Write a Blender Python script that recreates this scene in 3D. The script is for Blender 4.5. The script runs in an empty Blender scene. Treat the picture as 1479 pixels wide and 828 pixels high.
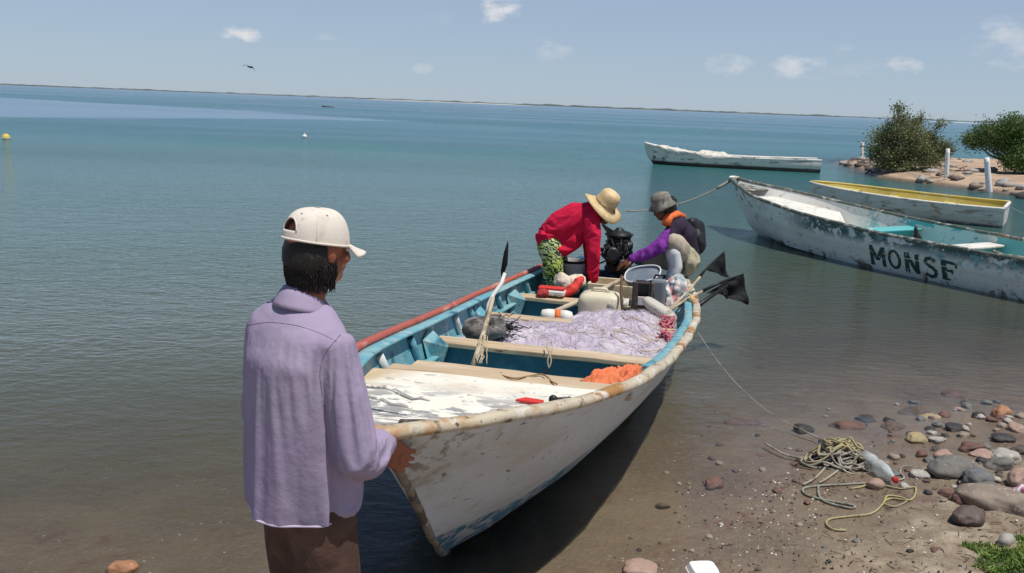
import bpy, bmesh, math, random
import numpy as np
from mathutils import Vector, Matrix, noise
random.seed(7)
R = math.radians
S = bpy.context.scene
COL = S.collection

# ------------------------------------------------------------------ camera
CH = 2.05
FPX, PW, PH = 1250.0, 1479, 828
ROLL = math.atan(57 / 1479.0)
PITCH = math.atan((414 - 149.5) * math.cos(ROLL) / FPX)
cf = Vector((0, math.cos(PITCH), -math.sin(PITCH)))
r0 = Vector((1, 0, 0)); u0 = r0.cross(cf)
cr = r0 * math.cos(ROLL) + u0 * math.sin(ROLL)
cu = -r0 * math.sin(ROLL) + u0 * math.cos(ROLL)
cd = bpy.data.cameras.new('camera'); cam = bpy.data.objects.new('camera', cd); COL.objects.link(cam)
mw = Matrix((cr, cu, -cf)).transposed().to_4x4(); mw.translation = (0, 0, CH)
cam.matrix_world = mw
cd.sensor_width = 36; cd.lens = 36 * FPX / PW; cd.clip_end = 20000; cd.clip_start = .05
S.camera = cam
CP = Vector((0, 0, CH))
def ray(px, py): return cf + cr * ((px - PW / 2) / FPX) - cu * ((py - PH / 2) / FPX)
def at(px, py, Y): d = ray(px, py); return CP + d * (Y / d.y)
def atz(px, py, z=0.0): d = ray(px, py); return CP + d * ((z - CH) / d.z)

# ------------------------------------------------------------------ light
SUN_EL, SUN_AZ = R(70), R(128)            # azimuth measured clockwise from +Y (behind the camera, to the right)
sd = bpy.data.lights.new('sun', 'SUN'); so = bpy.data.objects.new('sun', sd); COL.objects.link(so)
sd.energy = 4.4; sd.angle = R(.6); sd.color = (1.0, .95, .87)
sdir = Vector((math.sin(SUN_AZ) * math.cos(SUN_EL), math.cos(SUN_AZ) * math.cos(SUN_EL), math.sin(SUN_EL)))
so.rotation_euler = sdir.to_track_quat('Z', 'Y').to_euler()
S.view_settings.view_transform = 'Standard'; S.view_settings.look = 'None'
S.view_settings.exposure = 0.0; S.view_settings.gamma = 1.0

# ------------------------------------------------------------------ node helper
class G:
    def __init__(s, tree): s.t = tree; s.n = tree.nodes; s.l = tree.links
    def new(s, t, **k):
        n = s.n.new(t)
        for a, b in k.items(): setattr(n, a, b)
        return n
    def put(s, sock, v):
        if hasattr(v, 'links'): s.l.new(v, sock)
        elif v is not None: sock.default_value = v
    def math(s, op, a, b=None, c=None, clamp=False):
        n = s.new('ShaderNodeMath', operation=op, use_clamp=clamp)
        for i, v in enumerate((a, b, c)):
            if v is not None: s.put(n.inputs[i], v)
        return n.outputs[0]
    def ramp(s, v, lo, hi, a=0.0, b=1.0):
        n = s.new('ShaderNodeMapRange', interpolation_type='SMOOTHSTEP')
        for i, x in enumerate((v, lo, hi, a, b)): s.put(n.inputs[i], x)
        return n.outputs[0]
    def mix(s, f, a, b):
        n = s.new('ShaderNodeMix', data_type='RGBA')
        s.put(n.inputs[0], f)
        for i, v in ((6, a), (7, b)):
            s.put(n.inputs[i], v if hasattr(v, 'links') else (*v[:3], 1))
        return n.outputs[2]
    def noise(s, vec, scale, detail=4, rough=.55, dist=0.0, dim='3D'):
        n = s.new('ShaderNodeTexNoise', noise_dimensions=dim)
        s.put(n.inputs['Vector'], vec); n.inputs['Scale'].default_value = scale
        n.inputs['Detail'].default_value = detail; n.inputs['Roughness'].default_value = rough
        n.inputs['Distortion'].default_value = dist
        return n.outputs[0]
    def scale(s, vec, sc, loc=(0, 0, 0), rot=(0, 0, 0)):
        n = s.new('ShaderNodeMapping'); s.put(n.inputs[0], vec)
        n.inputs[1].default_value = loc; n.inputs[2].default_value = rot; n.inputs[3].default_value = sc
        return n.outputs[0]
    def xyz(s, v):
        n = s.new('ShaderNodeSeparateXYZ'); s.put(n.inputs[0], v); return n.outputs

w = bpy.data.worlds.new('World'); S.world = w; w.use_nodes = True
g = G(w.node_tree); g.n.clear()
sky = g.new('ShaderNodeTexSky', sky_type='NISHITA', sun_disc=False)
sky.sun_elevation = SUN_EL; sky.sun_rotation = SUN_AZ
sky.air_density = 1.0; sky.dust_density = 1.0; sky.ozone_density = 1.5; sky.altitude = 2000
tc = g.new('ShaderNodeTexCoord').outputs['Generated']
X, Y, Z = g.xyz(tc)
az = g.math('DIVIDE', X, g.math('MAXIMUM', Y, .02)); el = g.math('DIVIDE', Z, g.math('MAXIMUM', Y, .02))
nz = g.noise(g.scale(tc, (1, 1, 2.0)), 38, 6, .6)
tot = None
for (px, py, a, b, st) in ((350, 47, 26, 12, .75), (722, 14, 24, 20, .85), (795, 76, 30, 14, .3), (1055, 95, 32, 13, .4), (1150, 96, 46, 16, .5),
                           (1308, 96, 26, 13, .45), (1455, 62, 46, 30, .4), (1218, 72, 14, 8, .25), (1440, 90, 26, 8, .2), (612, 99, 14, 7, .2), (474, 54, 16, 7, .15), (640, 24, 20, 10, .12), (1240, 100, 60, 12, .15)):
    d = ray(px, py); a0, e0 = d.x / d.y, d.z / d.y
    ex = g.math('DIVIDE', g.math('SUBTRACT', az, a0), a / FPX * 1.25); ey = g.math('DIVIDE', g.math('SUBTRACT', el, e0), b / FPX * 1.25)
    q = g.math('ADD', g.math('MULTIPLY', ex, ex), g.math('MULTIPLY', ey, ey))
    m = g.math('ADD', g.math('SUBTRACT', 1.0, q), g.math('MULTIPLY', g.math('SUBTRACT', nz, .5), 4.2))
    m = g.math('MULTIPLY', g.ramp(m, .0, 1.7), g.math('MULTIPLY', g.ramp(q, 1.9, .3), st))
    tot = m if tot is None else g.math('MAXIMUM', tot, m)
front = g.math('GREATER_THAN', Y, .05)
tot = g.math('MULTIPLY', tot, front)
SKYTINT = (.80, .93, 1.02, 1)
tint = g.new('ShaderNodeMix', data_type='RGBA', blend_type='MULTIPLY'); tint.inputs[0].default_value = 1
g.put(tint.inputs[6], sky.outputs[0]); tint.inputs[7].default_value = SKYTINT
hazy = g.mix(g.ramp(Z, .0, .6, .72, .0), tint.outputs[2], (4.55, 5.5, 6.9))      # pale humid air near the horizon
skc = g.mix(tot, hazy, (9.3, 9.0, 9.0))
bg = g.new('ShaderNodeBackground'); g.put(bg.inputs[0], skc); bg.inputs[1].default_value = .09
g.l.new(bg.outputs[0], g.new('ShaderNodeOutputWorld').inputs[0])

# ------------------------------------------------------------------ materials
def newmat(name):
    m = bpy.data.materials.new(name); m.use_nodes = True
    g = G(m.node_tree); g.n.clear()
    out = g.new('ShaderNodeOutputMaterial'); b = g.new('ShaderNodeBsdfPrincipled'); g.l.new(b.outputs[0], out.inputs[0])
    return m, g, b, out
def mat(name, col, rough=.65, layers=(), bump=(), metal=0.0, spec=.4, sub=None, var=.12):
    """layers: (colour, scale, lo, hi, [stretch], [(axis, a, b) masks])   bump: (scale, strength, distance)"""
    m, g, b, out = newmat(name)
    co = g.new('ShaderNodeTexCoord').outputs['Object']
    ax = g.xyz(co)
    c = g.mix(g.math('MULTIPLY', g.noise(co, 3.1, 5), 1.0), [x * (1 - var) for x in col], [min(1, x * (1 + var)) for x in col])
    for i, L in enumerate(layers):
        lc, sc, lo, hi = L[:4]
        st = L[4] if len(L) > 4 and L[4] else (1, 1, 1)
        f = g.ramp(g.noise(g.scale(co, st, (i * 3.7, i * 1.3, i * 2.1)), sc, 7, .62, .3), lo, hi)
        for (a, p, q) in (L[5] if len(L) > 5 else ()):
            f = g.math('MULTIPLY', f, g.ramp(ax['XYZ'.index(a)], p, q))
        c = g.mix(f, c, lc)
    g.put(b.inputs['Base Color'], c)
    b.inputs['Roughness'].default_value = rough; b.inputs['Metallic'].default_value = metal
    b.inputs['Specular IOR Level'].default_value = spec
    nrm = None
    for sc, st, dist in bump:
        bn = g.new('ShaderNodeBump'); bn.inputs['Strength'].default_value = st; bn.inputs['Distance'].default_value = dist
        g.put(bn.inputs['Height'], g.noise(co, sc, 6, .6))
        if nrm: g.put(bn.inputs['Normal'], nrm)
        nrm = bn.outputs[0]
    if nrm: g.put(b.inputs['Normal'], nrm)
    return m

# ------------------------------------------------------------------ object helpers
def tag(o, label, cat, group=None, kind=None):
    o['label'] = label; o['category'] = cat
    if group: o['group'] = group
    if kind: o['kind'] = kind
    return o
def empty(name, loc, label, cat, group=None, rz=0.0):
    o = bpy.data.objects.new(name, None); COL.objects.link(o); o.location = loc; o.rotation_euler = (0, 0, rz)
    o.empty_display_size = .1
    return tag(o, label, cat, group)
def setting(o): o['kind'] = 'structure'; return o

class MB:
    def __init__(s): s.v = []; s.f = []; s.m = []; s.cm = 0
    def add(s, vs, fs):
        n = len(s.v); s.v += [Vector(x) for x in vs]; s.f += [tuple(i + n for i in f) for f in fs]; s.m += [s.cm] * len(fs)
        return s
    def box(s, c, d, rot=None, taper=1.0):
        c = Vector(c); hx, hy, hz = d[0] / 2, d[1] / 2, d[2] / 2
        vs = [Vector((x * hx * (taper if z < 0 else 1), y * hy * (taper if z < 0 else 1), z * hz)) for z in (-1, 1) for y in (-1, 1) for x in (-1, 1)]
        if rot is not None: vs = [rot @ v for v in vs]
        return s.add([c + v for v in vs], [(0, 2, 3, 1), (4, 5, 7, 6), (0, 1, 5, 4), (2, 6, 7, 3), (1, 3, 7, 5), (0, 4, 6, 2)])
    def rings(s, rings, cap=True, closed=False):
        n = len(rings[0]); b = len(s.v); vs = [p for r in rings for p in r]; fs = []
        k = len(rings)
        for i in range(k if closed else k - 1):
            j2 = (i + 1) % k
            for j in range(n):
                fs.append((i * n + j, i * n + (j + 1) % n, j2 * n + (j + 1) % n, j2 * n + j))
        if cap and not closed:
            fs.append(tuple(range(n - 1, -1, -1))); fs.append(tuple((k - 1) * n + j for j in range(n)))
        return s.add(vs, fs)
    def tube(s, pts, r, n=7, flat=1.0, closed=False, up=None, cap=True, twist=0.0):
        pts = [Vector(p) for p in pts]; k = len(pts)
        rr = r if hasattr(r, '__len__') else [r] * k
        rings = []; prev = None
        for i, p in enumerate(pts):
            if closed: t = pts[(i + 1) % k] - pts[i - 1]
            else: t = pts[min(i + 1, k - 1)] - pts[max(i - 1, 0)]
            if t.length < 1e-9: t = Vector((0, 0, 1))
            t.normalize()
            if prev is None:
                a = Vector(up) if up is not None else (Vector((0, 0, 1)) if abs(t.z) < .9 else Vector((1, 0, 0)))
                prev = a
            a = prev - t * prev.dot(t)
            if a.length < 1e-6: a = t.orthogonal()
            a.normalize(); prev = Vector(up) if up is not None else a
            bb = t.cross(a)
            rings.append([p + (a * math.cos(2 * math.pi * j / n + twist) * flat + bb * math.sin(2 * math.pi * j / n + twist)) * rr[i] for j in range(n)])
        return s.rings(rings, cap, closed)
    def chain(s, pts, rad, n=12, flat=1.0, up=None):
        """rounded-end tapering tube, for bodies"""
        pts = [Vector(p) for p in pts]; rad = list(rad)
        d0 = (pts[0] - pts[1]).normalized(); d1 = (pts[-1] - pts[-2]).normalized()
        P = []; Q = []
        for a in (.97, .8, .5): P.append(pts[0] + d0 * rad[0] * a); Q.append(rad[0] * math.sqrt(1 - a * a))
        P += pts; Q += rad
        for a in (.5, .8, .97): P.append(pts[-1] + d1 * rad[-1] * a); Q.append(rad[-1] * math.sqrt(1 - a * a))
        return s.tube(P, Q, n, flat, up=up)
    def ball(s, c, r, rot=None, n=14, jit=0.0, seed=0, f=2.0):
        c = Vector(c); r = Vector(r) if hasattr(r, '__len__') else Vector((r, r, r))
        vs = []; m = n // 2
        for i in range(1, m):
            for j in range(n):
                th = math.pi * i / m; ph = 2 * math.pi * j / n
                vs.append(Vector((math.sin(th) * math.cos(ph), math.sin(th) * math.sin(ph), math.cos(th))))
        vs += [Vector((0, 0, 1)), Vector((0, 0, -1))]
        o = []
        for v in vs:
            k = 1 + (jit * noise.noise(v * f + Vector((seed * 7.3, seed * 3.1, seed))) if jit else 0)
            q = Vector((v.x * r.x, v.y * r.y, v.z * r.z)) * k
            if rot is not None: q = rot @ q
            o.append(c + q)
        fs = []
        for i in range(m - 2):
            for j in range(n): fs.append((i * n + j, (i + 1) * n + j, (i + 1) * n + (j + 1) % n, i * n + (j + 1) % n))
        T = (m - 1) * n
        for j in range(n):
            fs.append((T, j, (j + 1) % n)); fs.append((T + 1, (m - 2) * n + (j + 1) % n, (m - 2) * n + j))
        return s.add(o, fs)
    def prism(s, poly, d):
        """poly: list of 3D points, extruded by vector d"""
        poly = [Vector(p) for p in poly]; d = Vector(d); n = len(poly)
        fs = [tuple(range(n)), tuple(range(2 * n - 1, n - 1, -1))] + [(i, n + i, n + (i + 1) % n, (i + 1) % n) for i in range(n)]
        return s.add(poly + [p + d for p in poly], fs)
    def grid(s, P):
        a = len(P); b = len(P[0])
        return s.add([q for row in P for q in row], [(i * b + j, (i + 1) * b + j, (i + 1) * b + j + 1, i * b + j + 1) for i in range(a - 1) for j in range(b - 1)])
    def lathe(s, prof, c, axis=(0, 0, 1), n=20, sx=1.0, cap=True):
        c = Vector(c); q = Vector(axis).normalized().to_track_quat('Z', 'Y')
        return s.rings([[c + q @ Vector((r * math.cos(2 * math.pi * j / n) * sx, r * math.sin(2 * math.pi * j / n), z)) for j in range(n)] for r, z in prof], cap)
    def mesh(s, name):
        me = bpy.data.meshes.new(name); me.from_pydata([tuple(v) for v in s.v], [], s.f); me.update(); return me
    def build(s, name, mats, parent=None, smooth=True, bevel=0, solid=0, sub=0, autos=None):
        me = s.mesh(name)
        if not isinstance(mats, (list, tuple)): mats = [mats]
        for m in mats: me.materials.append(m)
        me.polygons.foreach_set('material_index', s.m)
        bm = bmesh.new(); bm.from_mesh(me); bmesh.ops.recalc_face_normals(bm, faces=bm.faces)
        if autos:
            for e in bm.edges:
                if len(e.link_faces) == 2 and e.calc_face_angle(0) > R(autos): e.smooth = False
        bm.to_mesh(me); bm.free()
        if smooth: me.polygons.foreach_set('use_smooth', [True] * len(me.polygons))
        o = bpy.data.objects.new(name, me); COL.objects.link(o)
        if parent is not None:
            o.parent = parent
            if getattr(s, 'world', True) and parent.matrix_world != Matrix(): pass
        if solid: md = o.modifiers.new('s', 'SOLIDIFY'); md.thickness = solid; md.offset = 0
        if bevel: md = o.modifiers.new('b', 'BEVEL'); md.width = bevel; md.segments = 2; md.limit_method = 'ANGLE'
        if sub: md = o.modifiers.new('u', 'SUBSURF'); md.levels = sub; md.render_levels = sub
        return o

def inv(parent):
    m = Matrix.Rotation(parent.rotation_euler.z, 4, 'Z'); m.translation = parent.location
    return m.inverted()
def wbuild(mb, name, mats, root, **k):
    """mb in world coordinates, attached as a part of root (an Empty) in its local frame"""
    top = root
    chain = []
    while top is not None: chain.append(top); top = top.parent
    M = Matrix()
    for o in reversed(chain):
        m = Matrix.Rotation(o.rotation_euler.z, 4, 'Z'); m.translation = o.location; M = M @ m
    Mi = M.inverted()
    mb.v = [Mi @ v for v in mb.v]
    return mb.build(name, mats, root, **k)
def wthing(mb, name, mats, loc, label, cat, group=None, **k):
    """single-mesh thing, mb in world coordinates, origin at loc"""
    loc = Vector(loc); mb.v = [v - loc for v in mb.v]
    o = mb.build(name, mats, None, **k); o.location = loc
    return tag(o, label, cat, group)

def fuse(mb, voxel, smooth=4, disp=None, dec=None):
    """voxel-union of overlapping closed pieces -> MB"""
    me = mb.mesh('tmp'); o = bpy.data.objects.new('tmp', me); COL.objects.link(o)
    bm = bmesh.new(); bm.from_mesh(me); bmesh.ops.recalc_face_normals(bm, faces=bm.faces); bm.to_mesh(me); bm.free()
    r = o.modifiers.new('r', 'REMESH'); r.mode = 'VOXEL'; r.voxel_size = voxel
    if smooth: sm = o.modifiers.new('s', 'SMOOTH'); sm.factor = .5; sm.iterations = smooth
    dg = bpy.context.evaluated_depsgraph_get(); e = o.evaluated_get(dg); m2 = bpy.data.meshes.new_from_object(e)
    n = len(m2.vertices); V = np.empty(n * 3); m2.vertices.foreach_get('co', V); V = V.reshape(-1, 3)
    if disp is not None:
        N = np.empty(n * 3); m2.vertices.foreach_get('normal', N); N = N.reshape(-1, 3)
        V = V + N * disp(V, N)[:, None]
    out = MB(); out.v = [Vector(v) for v in V]; out.f = [tuple(p.vertices) for p in m2.polygons]; out.m = [0] * len(out.f)
    bpy.data.objects.remove(o); bpy.data.meshes.remove(me); bpy.data.meshes.remove(m2)
    return out
def cloth(mb, voxel, body, pin, cut, frames=24, grow=.05, smooth=4, stiff=8.0, bend=.25, mass=.25, hemz=None):
    """drape: fused shell, opened at hem and cuffs, slackened and relaxed over the body mesh"""
    f = fuse(mb, voxel, smooth)
    me = f.mesh('drape'); bm = bmesh.new(); bm.from_mesh(me)
    if hemz: bmesh.ops.bisect_plane(bm, geom=bm.verts[:] + bm.edges[:] + bm.faces[:], plane_co=(0, 0, hemz), plane_no=(0, 0, -1), clear_outer=True)
    bmesh.ops.delete(bm, geom=[x for x in bm.faces if cut(x.calc_center_median(), x.normal)], context='FACES')
    comps = []; seen = set()
    for v in bm.verts:
        if v in seen: continue
        st, c = [v], []; seen.add(v)
        while st:
            a = st.pop(); c.append(a)
            for e in a.link_edges:
                b_ = e.other_vert(a)
                if b_ not in seen: seen.add(b_); st.append(b_)
        comps.append(c)
    comps.sort(key=len); bmesh.ops.delete(bm, geom=[v for c in comps[:-1] for v in c], context='VERTS')
    for v in bm.verts: v.co += Vector((noise.noise(v.co * 30), noise.noise(v.co * 30 + Vector((9, 0, 0))), noise.noise(v.co * 30 + Vector((0, 9, 0))))) * .002
    bm.to_mesh(me); bm.free()
    o = bpy.data.objects.new('drape', me); COL.objects.link(o)
    vg = o.vertex_groups.new(name='pin')
    for v in me.vertices:
        w_ = pin(v.co)
        if w_ > 0: vg.add([v.index], w_, 'REPLACE')
    bo = bpy.data.objects.new('drape_body', body.mesh('drape_body')); COL.objects.link(bo)
    bo.modifiers.new('c', 'COLLISION'); bo.collision.thickness_outer = .004; bo.collision.cloth_friction = 3
    md = o.modifiers.new('cloth', 'CLOTH'); cs = md.settings; cs.quality = 5; cs.mass = mass
    cs.tension_stiffness = stiff; cs.compression_stiffness = stiff; cs.shear_stiffness = stiff * .5; cs.bending_stiffness = bend
    cs.tension_damping = 5; cs.compression_damping = 5; cs.air_damping = 3
    cs.shrink_min = -grow; cs.vertex_group_mass = 'pin'; cs.pin_stiffness = 1
    md.collision_settings.collision_quality = 2; md.collision_settings.distance_min = .004
    md.point_cache.frame_start = 1; md.point_cache.frame_end = frames
    f0 = S.frame_current
    for k in range(1, frames + 1): S.frame_set(k)
    dg = bpy.context.evaluated_depsgraph_get(); m2 = bpy.data.meshes.new_from_object(o.evaluated_get(dg))
    out = MB(); out.v = [v.co.copy() for v in m2.vertices]; out.f = [tuple(p.vertices) for p in m2.polygons]; out.m = [0] * len(out.f)
    for x in (o, bo): bpy.data.objects.remove(x)
    for x in (me, m2): bpy.data.meshes.remove(x)
    S.frame_set(f0)
    return out
def seg_d(V, a, b):
    a = np.array(a, float); b = np.array(b, float); ab = b - a
    t = np.clip(((V - a) @ ab) / (ab @ ab), 0, 1)
    return np.linalg.norm(V - a - t[:, None] * ab, axis=1), t
def folds(lines, nsc=0, namp=0, seed=0):
    def f(V, N):
        d = np.zeros(len(V))
        for (a, b, wd, am) in lines:
            q, t = seg_d(V, a, b)
            d += am * np.exp(-(q / wd) ** 2) * (0.35 + .65 * np.sin(np.pi * np.clip(t, .02, .98)))
        if namp:
            d += np.array([noise.fractal(Vector((v[0] * nsc, v[1] * nsc, v[2] * nsc * .45 + seed)), 1.0, 2.0, 3) for v in V]) * namp
        return d
    return f
def interp(x, xs, ys): return float(np.interp(x, xs, ys))
def wander(a, b, n, amp, seed, sag=0.0, fr=2.2):
    a = Vector(a); b = Vector(b); out = []
    for i in range(n):
        t = i / (n - 1); p = a.lerp(b, t)
        e = min(1, 6 * t, 6 * (1 - t))
        q = Vector((noise.noise(Vector((t * fr * 2, seed, 0))), noise.noise(Vector((t * fr * 2, seed, 9))), noise.noise(Vector((t * fr * 2, seed, 17))) * .5))
        out.append(p + q * amp * e - Vector((0, 0, sag * 4 * t * (1 - t))))
    return out

# ------------------------------------------------------------------ terrain
SHX = [-60, -12, -6, -2, -.6, 0, .64, 1.4, 2.17, 2.6, 3.3, 4.2, 6, 9, 14, 30, 80]
SHY = [-8, .8, 1.8, 2.3, 2.5, 2.9, 3.5, 4.35, 5.1, 5.4, 5.75, 5.95, 6.1, 6.3, 7.0, 9, 14]
SPIT = [(14.4, 39.6), (13.7, 35), (12.9, 31.5), (12.75, 29.6), (13.6, 28.2), (14.1, 26.4), (14.7, 25.0), (16.5, 23.6), (22, 22), (32, 20), (60, 22), (60, 50), (34, 47), (26, 45), (19, 44), (16, 42)]
def polyd(x, y, P):
    ins = False; d = 1e9; n = len(P)
    for i in range(n):
        x1, y1 = P[i]; x2, y2 = P[(i + 1) % n]
        if (y1 > y) != (y2 > y) and x < (x2 - x1) * (y - y1) / (y2 - y1) + x1: ins = not ins
        dx, dy = x2 - x1, y2 - y1; t = max(0, min(1, ((x - x1) * dx + (y - y1) * dy) / (dx * dx + dy * dy)))
        d = min(d, math.hypot(x - x1 - t * dx, y - y1 - t * dy))
    return d if ins else -d
def ground(x, y):
    s = (interp(x, SHX, SHY) - y) * .72          # >0 on land
    if s > 0:
        z = .10 * s if s < 3 else .3 + .03 * (s - 3)
        z = min(z, 1.0 + .0 * s)
    else:
        a = -s
        z = -(.075 * a) if a < 1 else -(.075 + .135 * (a - 1))
        z = max(z, -2.6)
    if -12 < x < 12 and -4 < y < 12:
        k = min(1, max(0, (s + .25) / .5))
        z += noise.fractal(Vector((x * 1.6, y * 1.6, 0)), 1.0, 2.0, 4) * (.008 + .018 * k)
        kk = min(1, max(0, (s - .35) / .5))
        if kk > 0:
            z += kk * (noise.fractal(Vector((x * 5, y * 5, 3)), .8, 2.1, 5) * .028 + .02 * noise.noise(Vector((x * 11, y * 11, 8))))
    if 8 < x < 70 and 15 < y < 56:
        d = polyd(x, y, SPIT)
        zz = (.30 * (1 - math.exp(-d / .9)) + .06 * noise.fractal(Vector((x * .8, y * .8, 5)), 1, 2, 4) * min(1, d)) if d > 0 else max(-2.6, d * .35)
        z = max(z, zz)
    return z
def axis_pts(lo, hi, step, far):
    a = list(np.arange(lo, hi, step)); s = step
    while a[-1] < far: s *= 1.16; a.append(a[-1] + s)
    s = step
    while a[0] > -far: s *= 1.16; a.insert(0, a[0] - s)
    return a
def sheet(name, xs, ys, fz, m, depth=False):
    nx, ny = len(xs), len(ys)
    V = []; D = []
    for y in ys:
        for x in xs:
            V.append((x, y, fz(x, y)))
            if depth: D.append(max(0.0, -ground(x, y)))
    F = [(j * nx + i, j * nx + i + 1, (j + 1) * nx + i + 1, (j + 1) * nx + i) for j in range(ny - 1) for i in range(nx - 1)]
    me = bpy.data.meshes.new(name); me.from_pydata(V, [], F); me.update()
    me.polygons.foreach_set('use_smooth', [True] * len(F))
    if depth:
        at_ = me.attributes.new('depth', 'FLOAT', 'POINT'); at_.data.foreach_set('value', D)
    me.materials.append(m); o = bpy.data.objects.new(name, me); COL.objects.link(o); return setting(o)

# ground material: wet brown sand below, drier and paler above the waterline
m, g, b, out = newmat('sand')
co = g.new('ShaderNodeTexCoord').outputs['Object']; X, Y, Z = g.xyz(co)
c = g.mix(g.ramp(g.noise(co, 1.3, 6, .6), .35, .65), (.155, .112, .080), (.225, .168, .115))
c = g.mix(g.ramp(g.noise(co, 28, 5, .7), .45, .75), c, (.23, .19, .14))
c = g.mix(g.math('MULTIPLY', g.ramp(g.noise(co, 4.5, 5, .6), .55, .72), .55), c, (.13, .05, .035))
dry = g.math('MULTIPLY', g.ramp(g.math('ADD', Z, g.math('MULTIPLY', g.math('SUBTRACT', g.noise(co, 2.6, 6, .65), .5), .17)), .045, .13), g.ramp(Y, 14, 10))
dryc = g.mix(g.ramp(g.noise(co, 9, 7, .7), .35, .62), (.24, .18, .125), (.50, .42, .31))
c = g.mix(g.math('MULTIPLY', dry, .9), c, dryc)
spit = g.math('MULTIPLY', g.ramp(Y, 14, 17), g.ramp(Z, .02, .12))
c = g.mix(spit, c, g.mix(g.ramp(g.noise(co, .9, 6, .65), .4, .62), (.36, .25, .17), (.50, .37, .26)))
# pale shell grit
vo = g.new('ShaderNodeTexVoronoi'); g.put(vo.inputs['Vector'], co); vo.inputs['Scale'].default_value = 16
g.put(b.inputs['Base Color'], g.mix(g.math('MULTIPLY', g.ramp(vo.outputs['Distance'], .13, .07), g.ramp(g.noise(co, 3.3, 3), .5, .62)), c, (.62, .58, .52)))
g.put(b.inputs['Roughness'], g.ramp(Z, .015, .10, .28, .92)); b.inputs['Specular IOR Level'].default_value = .35
bn = g.new('ShaderNodeBump'); bn.inputs['Strength'].default_value = .9; bn.inputs['Distance'].default_value = .02
g.put(bn.inputs['Height'], g.math('ADD', g.noise(co, 14, 8, .7), g.math('MULTIPLY', g.noise(co, 70, 3, .6), .35))); g.put(b.inputs['Normal'], bn.outputs[0])
SAND = m
gx = axis_pts(-6, 8, .06, 6000); gy = axis_pts(.5, 9, .06, 6000)
# extra resolution round the spit
def refine(a, lo, hi, st):
    return sorted([v for v in a if v < lo or v > hi] + list(np.arange(lo, hi, st)))
gx = refine(gx, 10, 34, .3); gy = refine(gy, 19, 48, .3)
gr = sheet('ground', gx, gy, ground, SAND)

# water
m, g, b, out = newmat('water'); g.n.remove(b)
co = g.new('ShaderNodeTexCoord').outputs['Object']; X, Y, Z = g.xyz(co)
dep = g.new('ShaderNodeAttribute', attribute_name='depth').outputs['Fac']
dist = g.math('SQRT', g.math('ADD', g.math('MULTIPLY', X, X), g.math('MULTIPLY', Y, Y)))
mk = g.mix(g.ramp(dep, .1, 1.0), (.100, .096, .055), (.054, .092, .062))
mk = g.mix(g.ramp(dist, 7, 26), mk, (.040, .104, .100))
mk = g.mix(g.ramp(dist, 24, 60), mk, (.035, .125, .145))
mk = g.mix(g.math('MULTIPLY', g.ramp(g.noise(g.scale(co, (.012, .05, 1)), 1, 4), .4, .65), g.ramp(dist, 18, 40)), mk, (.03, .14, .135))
fac = g.math('SUBTRACT', 1.0, g.math('POWER', 2.718, g.math('MULTIPLY', dep, -3.7)))
tr = g.new('ShaderNodeBsdfTransparent'); g.put(tr.inputs[0], g.mix(g.ramp(dep, 0, .5), (1, 1, 1), (.80, .78, .62)))
df = g.new('ShaderNodeBsdfDiffuse'); g.put(df.inputs[0], mk)
mx = g.new('ShaderNodeMixShader'); g.put(mx.inputs[0], fac); g.l.new(tr.outputs[0], mx.inputs[1]); g.l.new(df.outputs[0], mx.inputs[2])
gl = g.new('ShaderNodeBsdfGlossy')
calm = g.noise(g.scale(co, (.010, .045, 1), (3.1, .4, 0)), 1, 5, .55)
near = g.ramp(dist, 4, 11)
rx = g.math('ADD', g.math('DIVIDE', X, Y), .59); wob = g.math('MULTIPLY', g.math('SUBTRACT', g.noise(g.scale(co, (.03, .03, 1)), 1, 4), .5), 30)
yy = g.math('ADD', Y, wob)
lo_ = g.math('ADD', 50, g.math('MULTIPLY', rx, 62)); hi_ = g.math('SUBTRACT', 140, g.math('MULTIPLY', rx, 105))
slick = g.math('MULTIPLY', g.ramp(g.math('SUBTRACT', yy, lo_), 0, 6), g.ramp(g.math('SUBTRACT', hi_, yy), 0, 12))
slick = g.math('MULTIPLY', slick, g.math('GREATER_THAN', Y, 20))
bs = g.math('MULTIPLY', g.ramp(calm, .42, .62, .55, 1.0), g.math('ADD', .12, g.math('ADD', g.math('MULTIPLY', near, .50), g.math('MULTIPLY', g.ramp(dist, 12, 40), .4))))
bs = g.math('MULTIPLY', bs, g.math('SUBTRACT', 1.0, g.math('MULTIPLY', slick, .85)))
h1 = g.noise(g.scale(co, (1.0, 1.7, 1), rot=(0, 0, .25)), 7.5, 5, .62, .4)
h2 = g.noise(g.scale(co, (.8, 1.4, 1), rot=(0, 0, -.15)), 2.3, 4, .55, .3)
h = g.math('ADD', g.math('MULTIPLY', h1, .50), g.math('MULTIPLY', h2, .60))
bn = g.new('ShaderNodeBump'); g.put(bn.inputs['Strength'], bs); bn.inputs['Distance'].default_value = .13
g.put(bn.inputs['Height'], h)
g.put(gl.inputs['Normal'], bn.outputs[0]); g.put(gl.inputs['Roughness'], g.ramp(dist, 12, 60, .03, .22)); gl.inputs[0].default_value = (.86, .93, 1, 1)
fr = g.new('ShaderNodeFresnel'); fr.inputs[0].default_value = 1.333; g.put(fr.inputs[1], bn.outputs[0])
mx2 = g.new('ShaderNodeMixShader'); g.put(mx2.inputs[0], fr.outputs[0]); g.l.new(mx.outputs[0], mx2.inputs[1]); g.l.new(gl.outputs[0], mx2.inputs[2])
g.l.new(mx2.outputs[0], out.inputs[0])
WATER = m
wx = refine(axis_pts(-6, 7, .12, 6000), 10, 34, .6); wy = refine(axis_pts(1.5, 10, .12, 6000), 19, 48, .6)
sheet('water', wx, wy, lambda x, y: 0.0, WATER, True)

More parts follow.
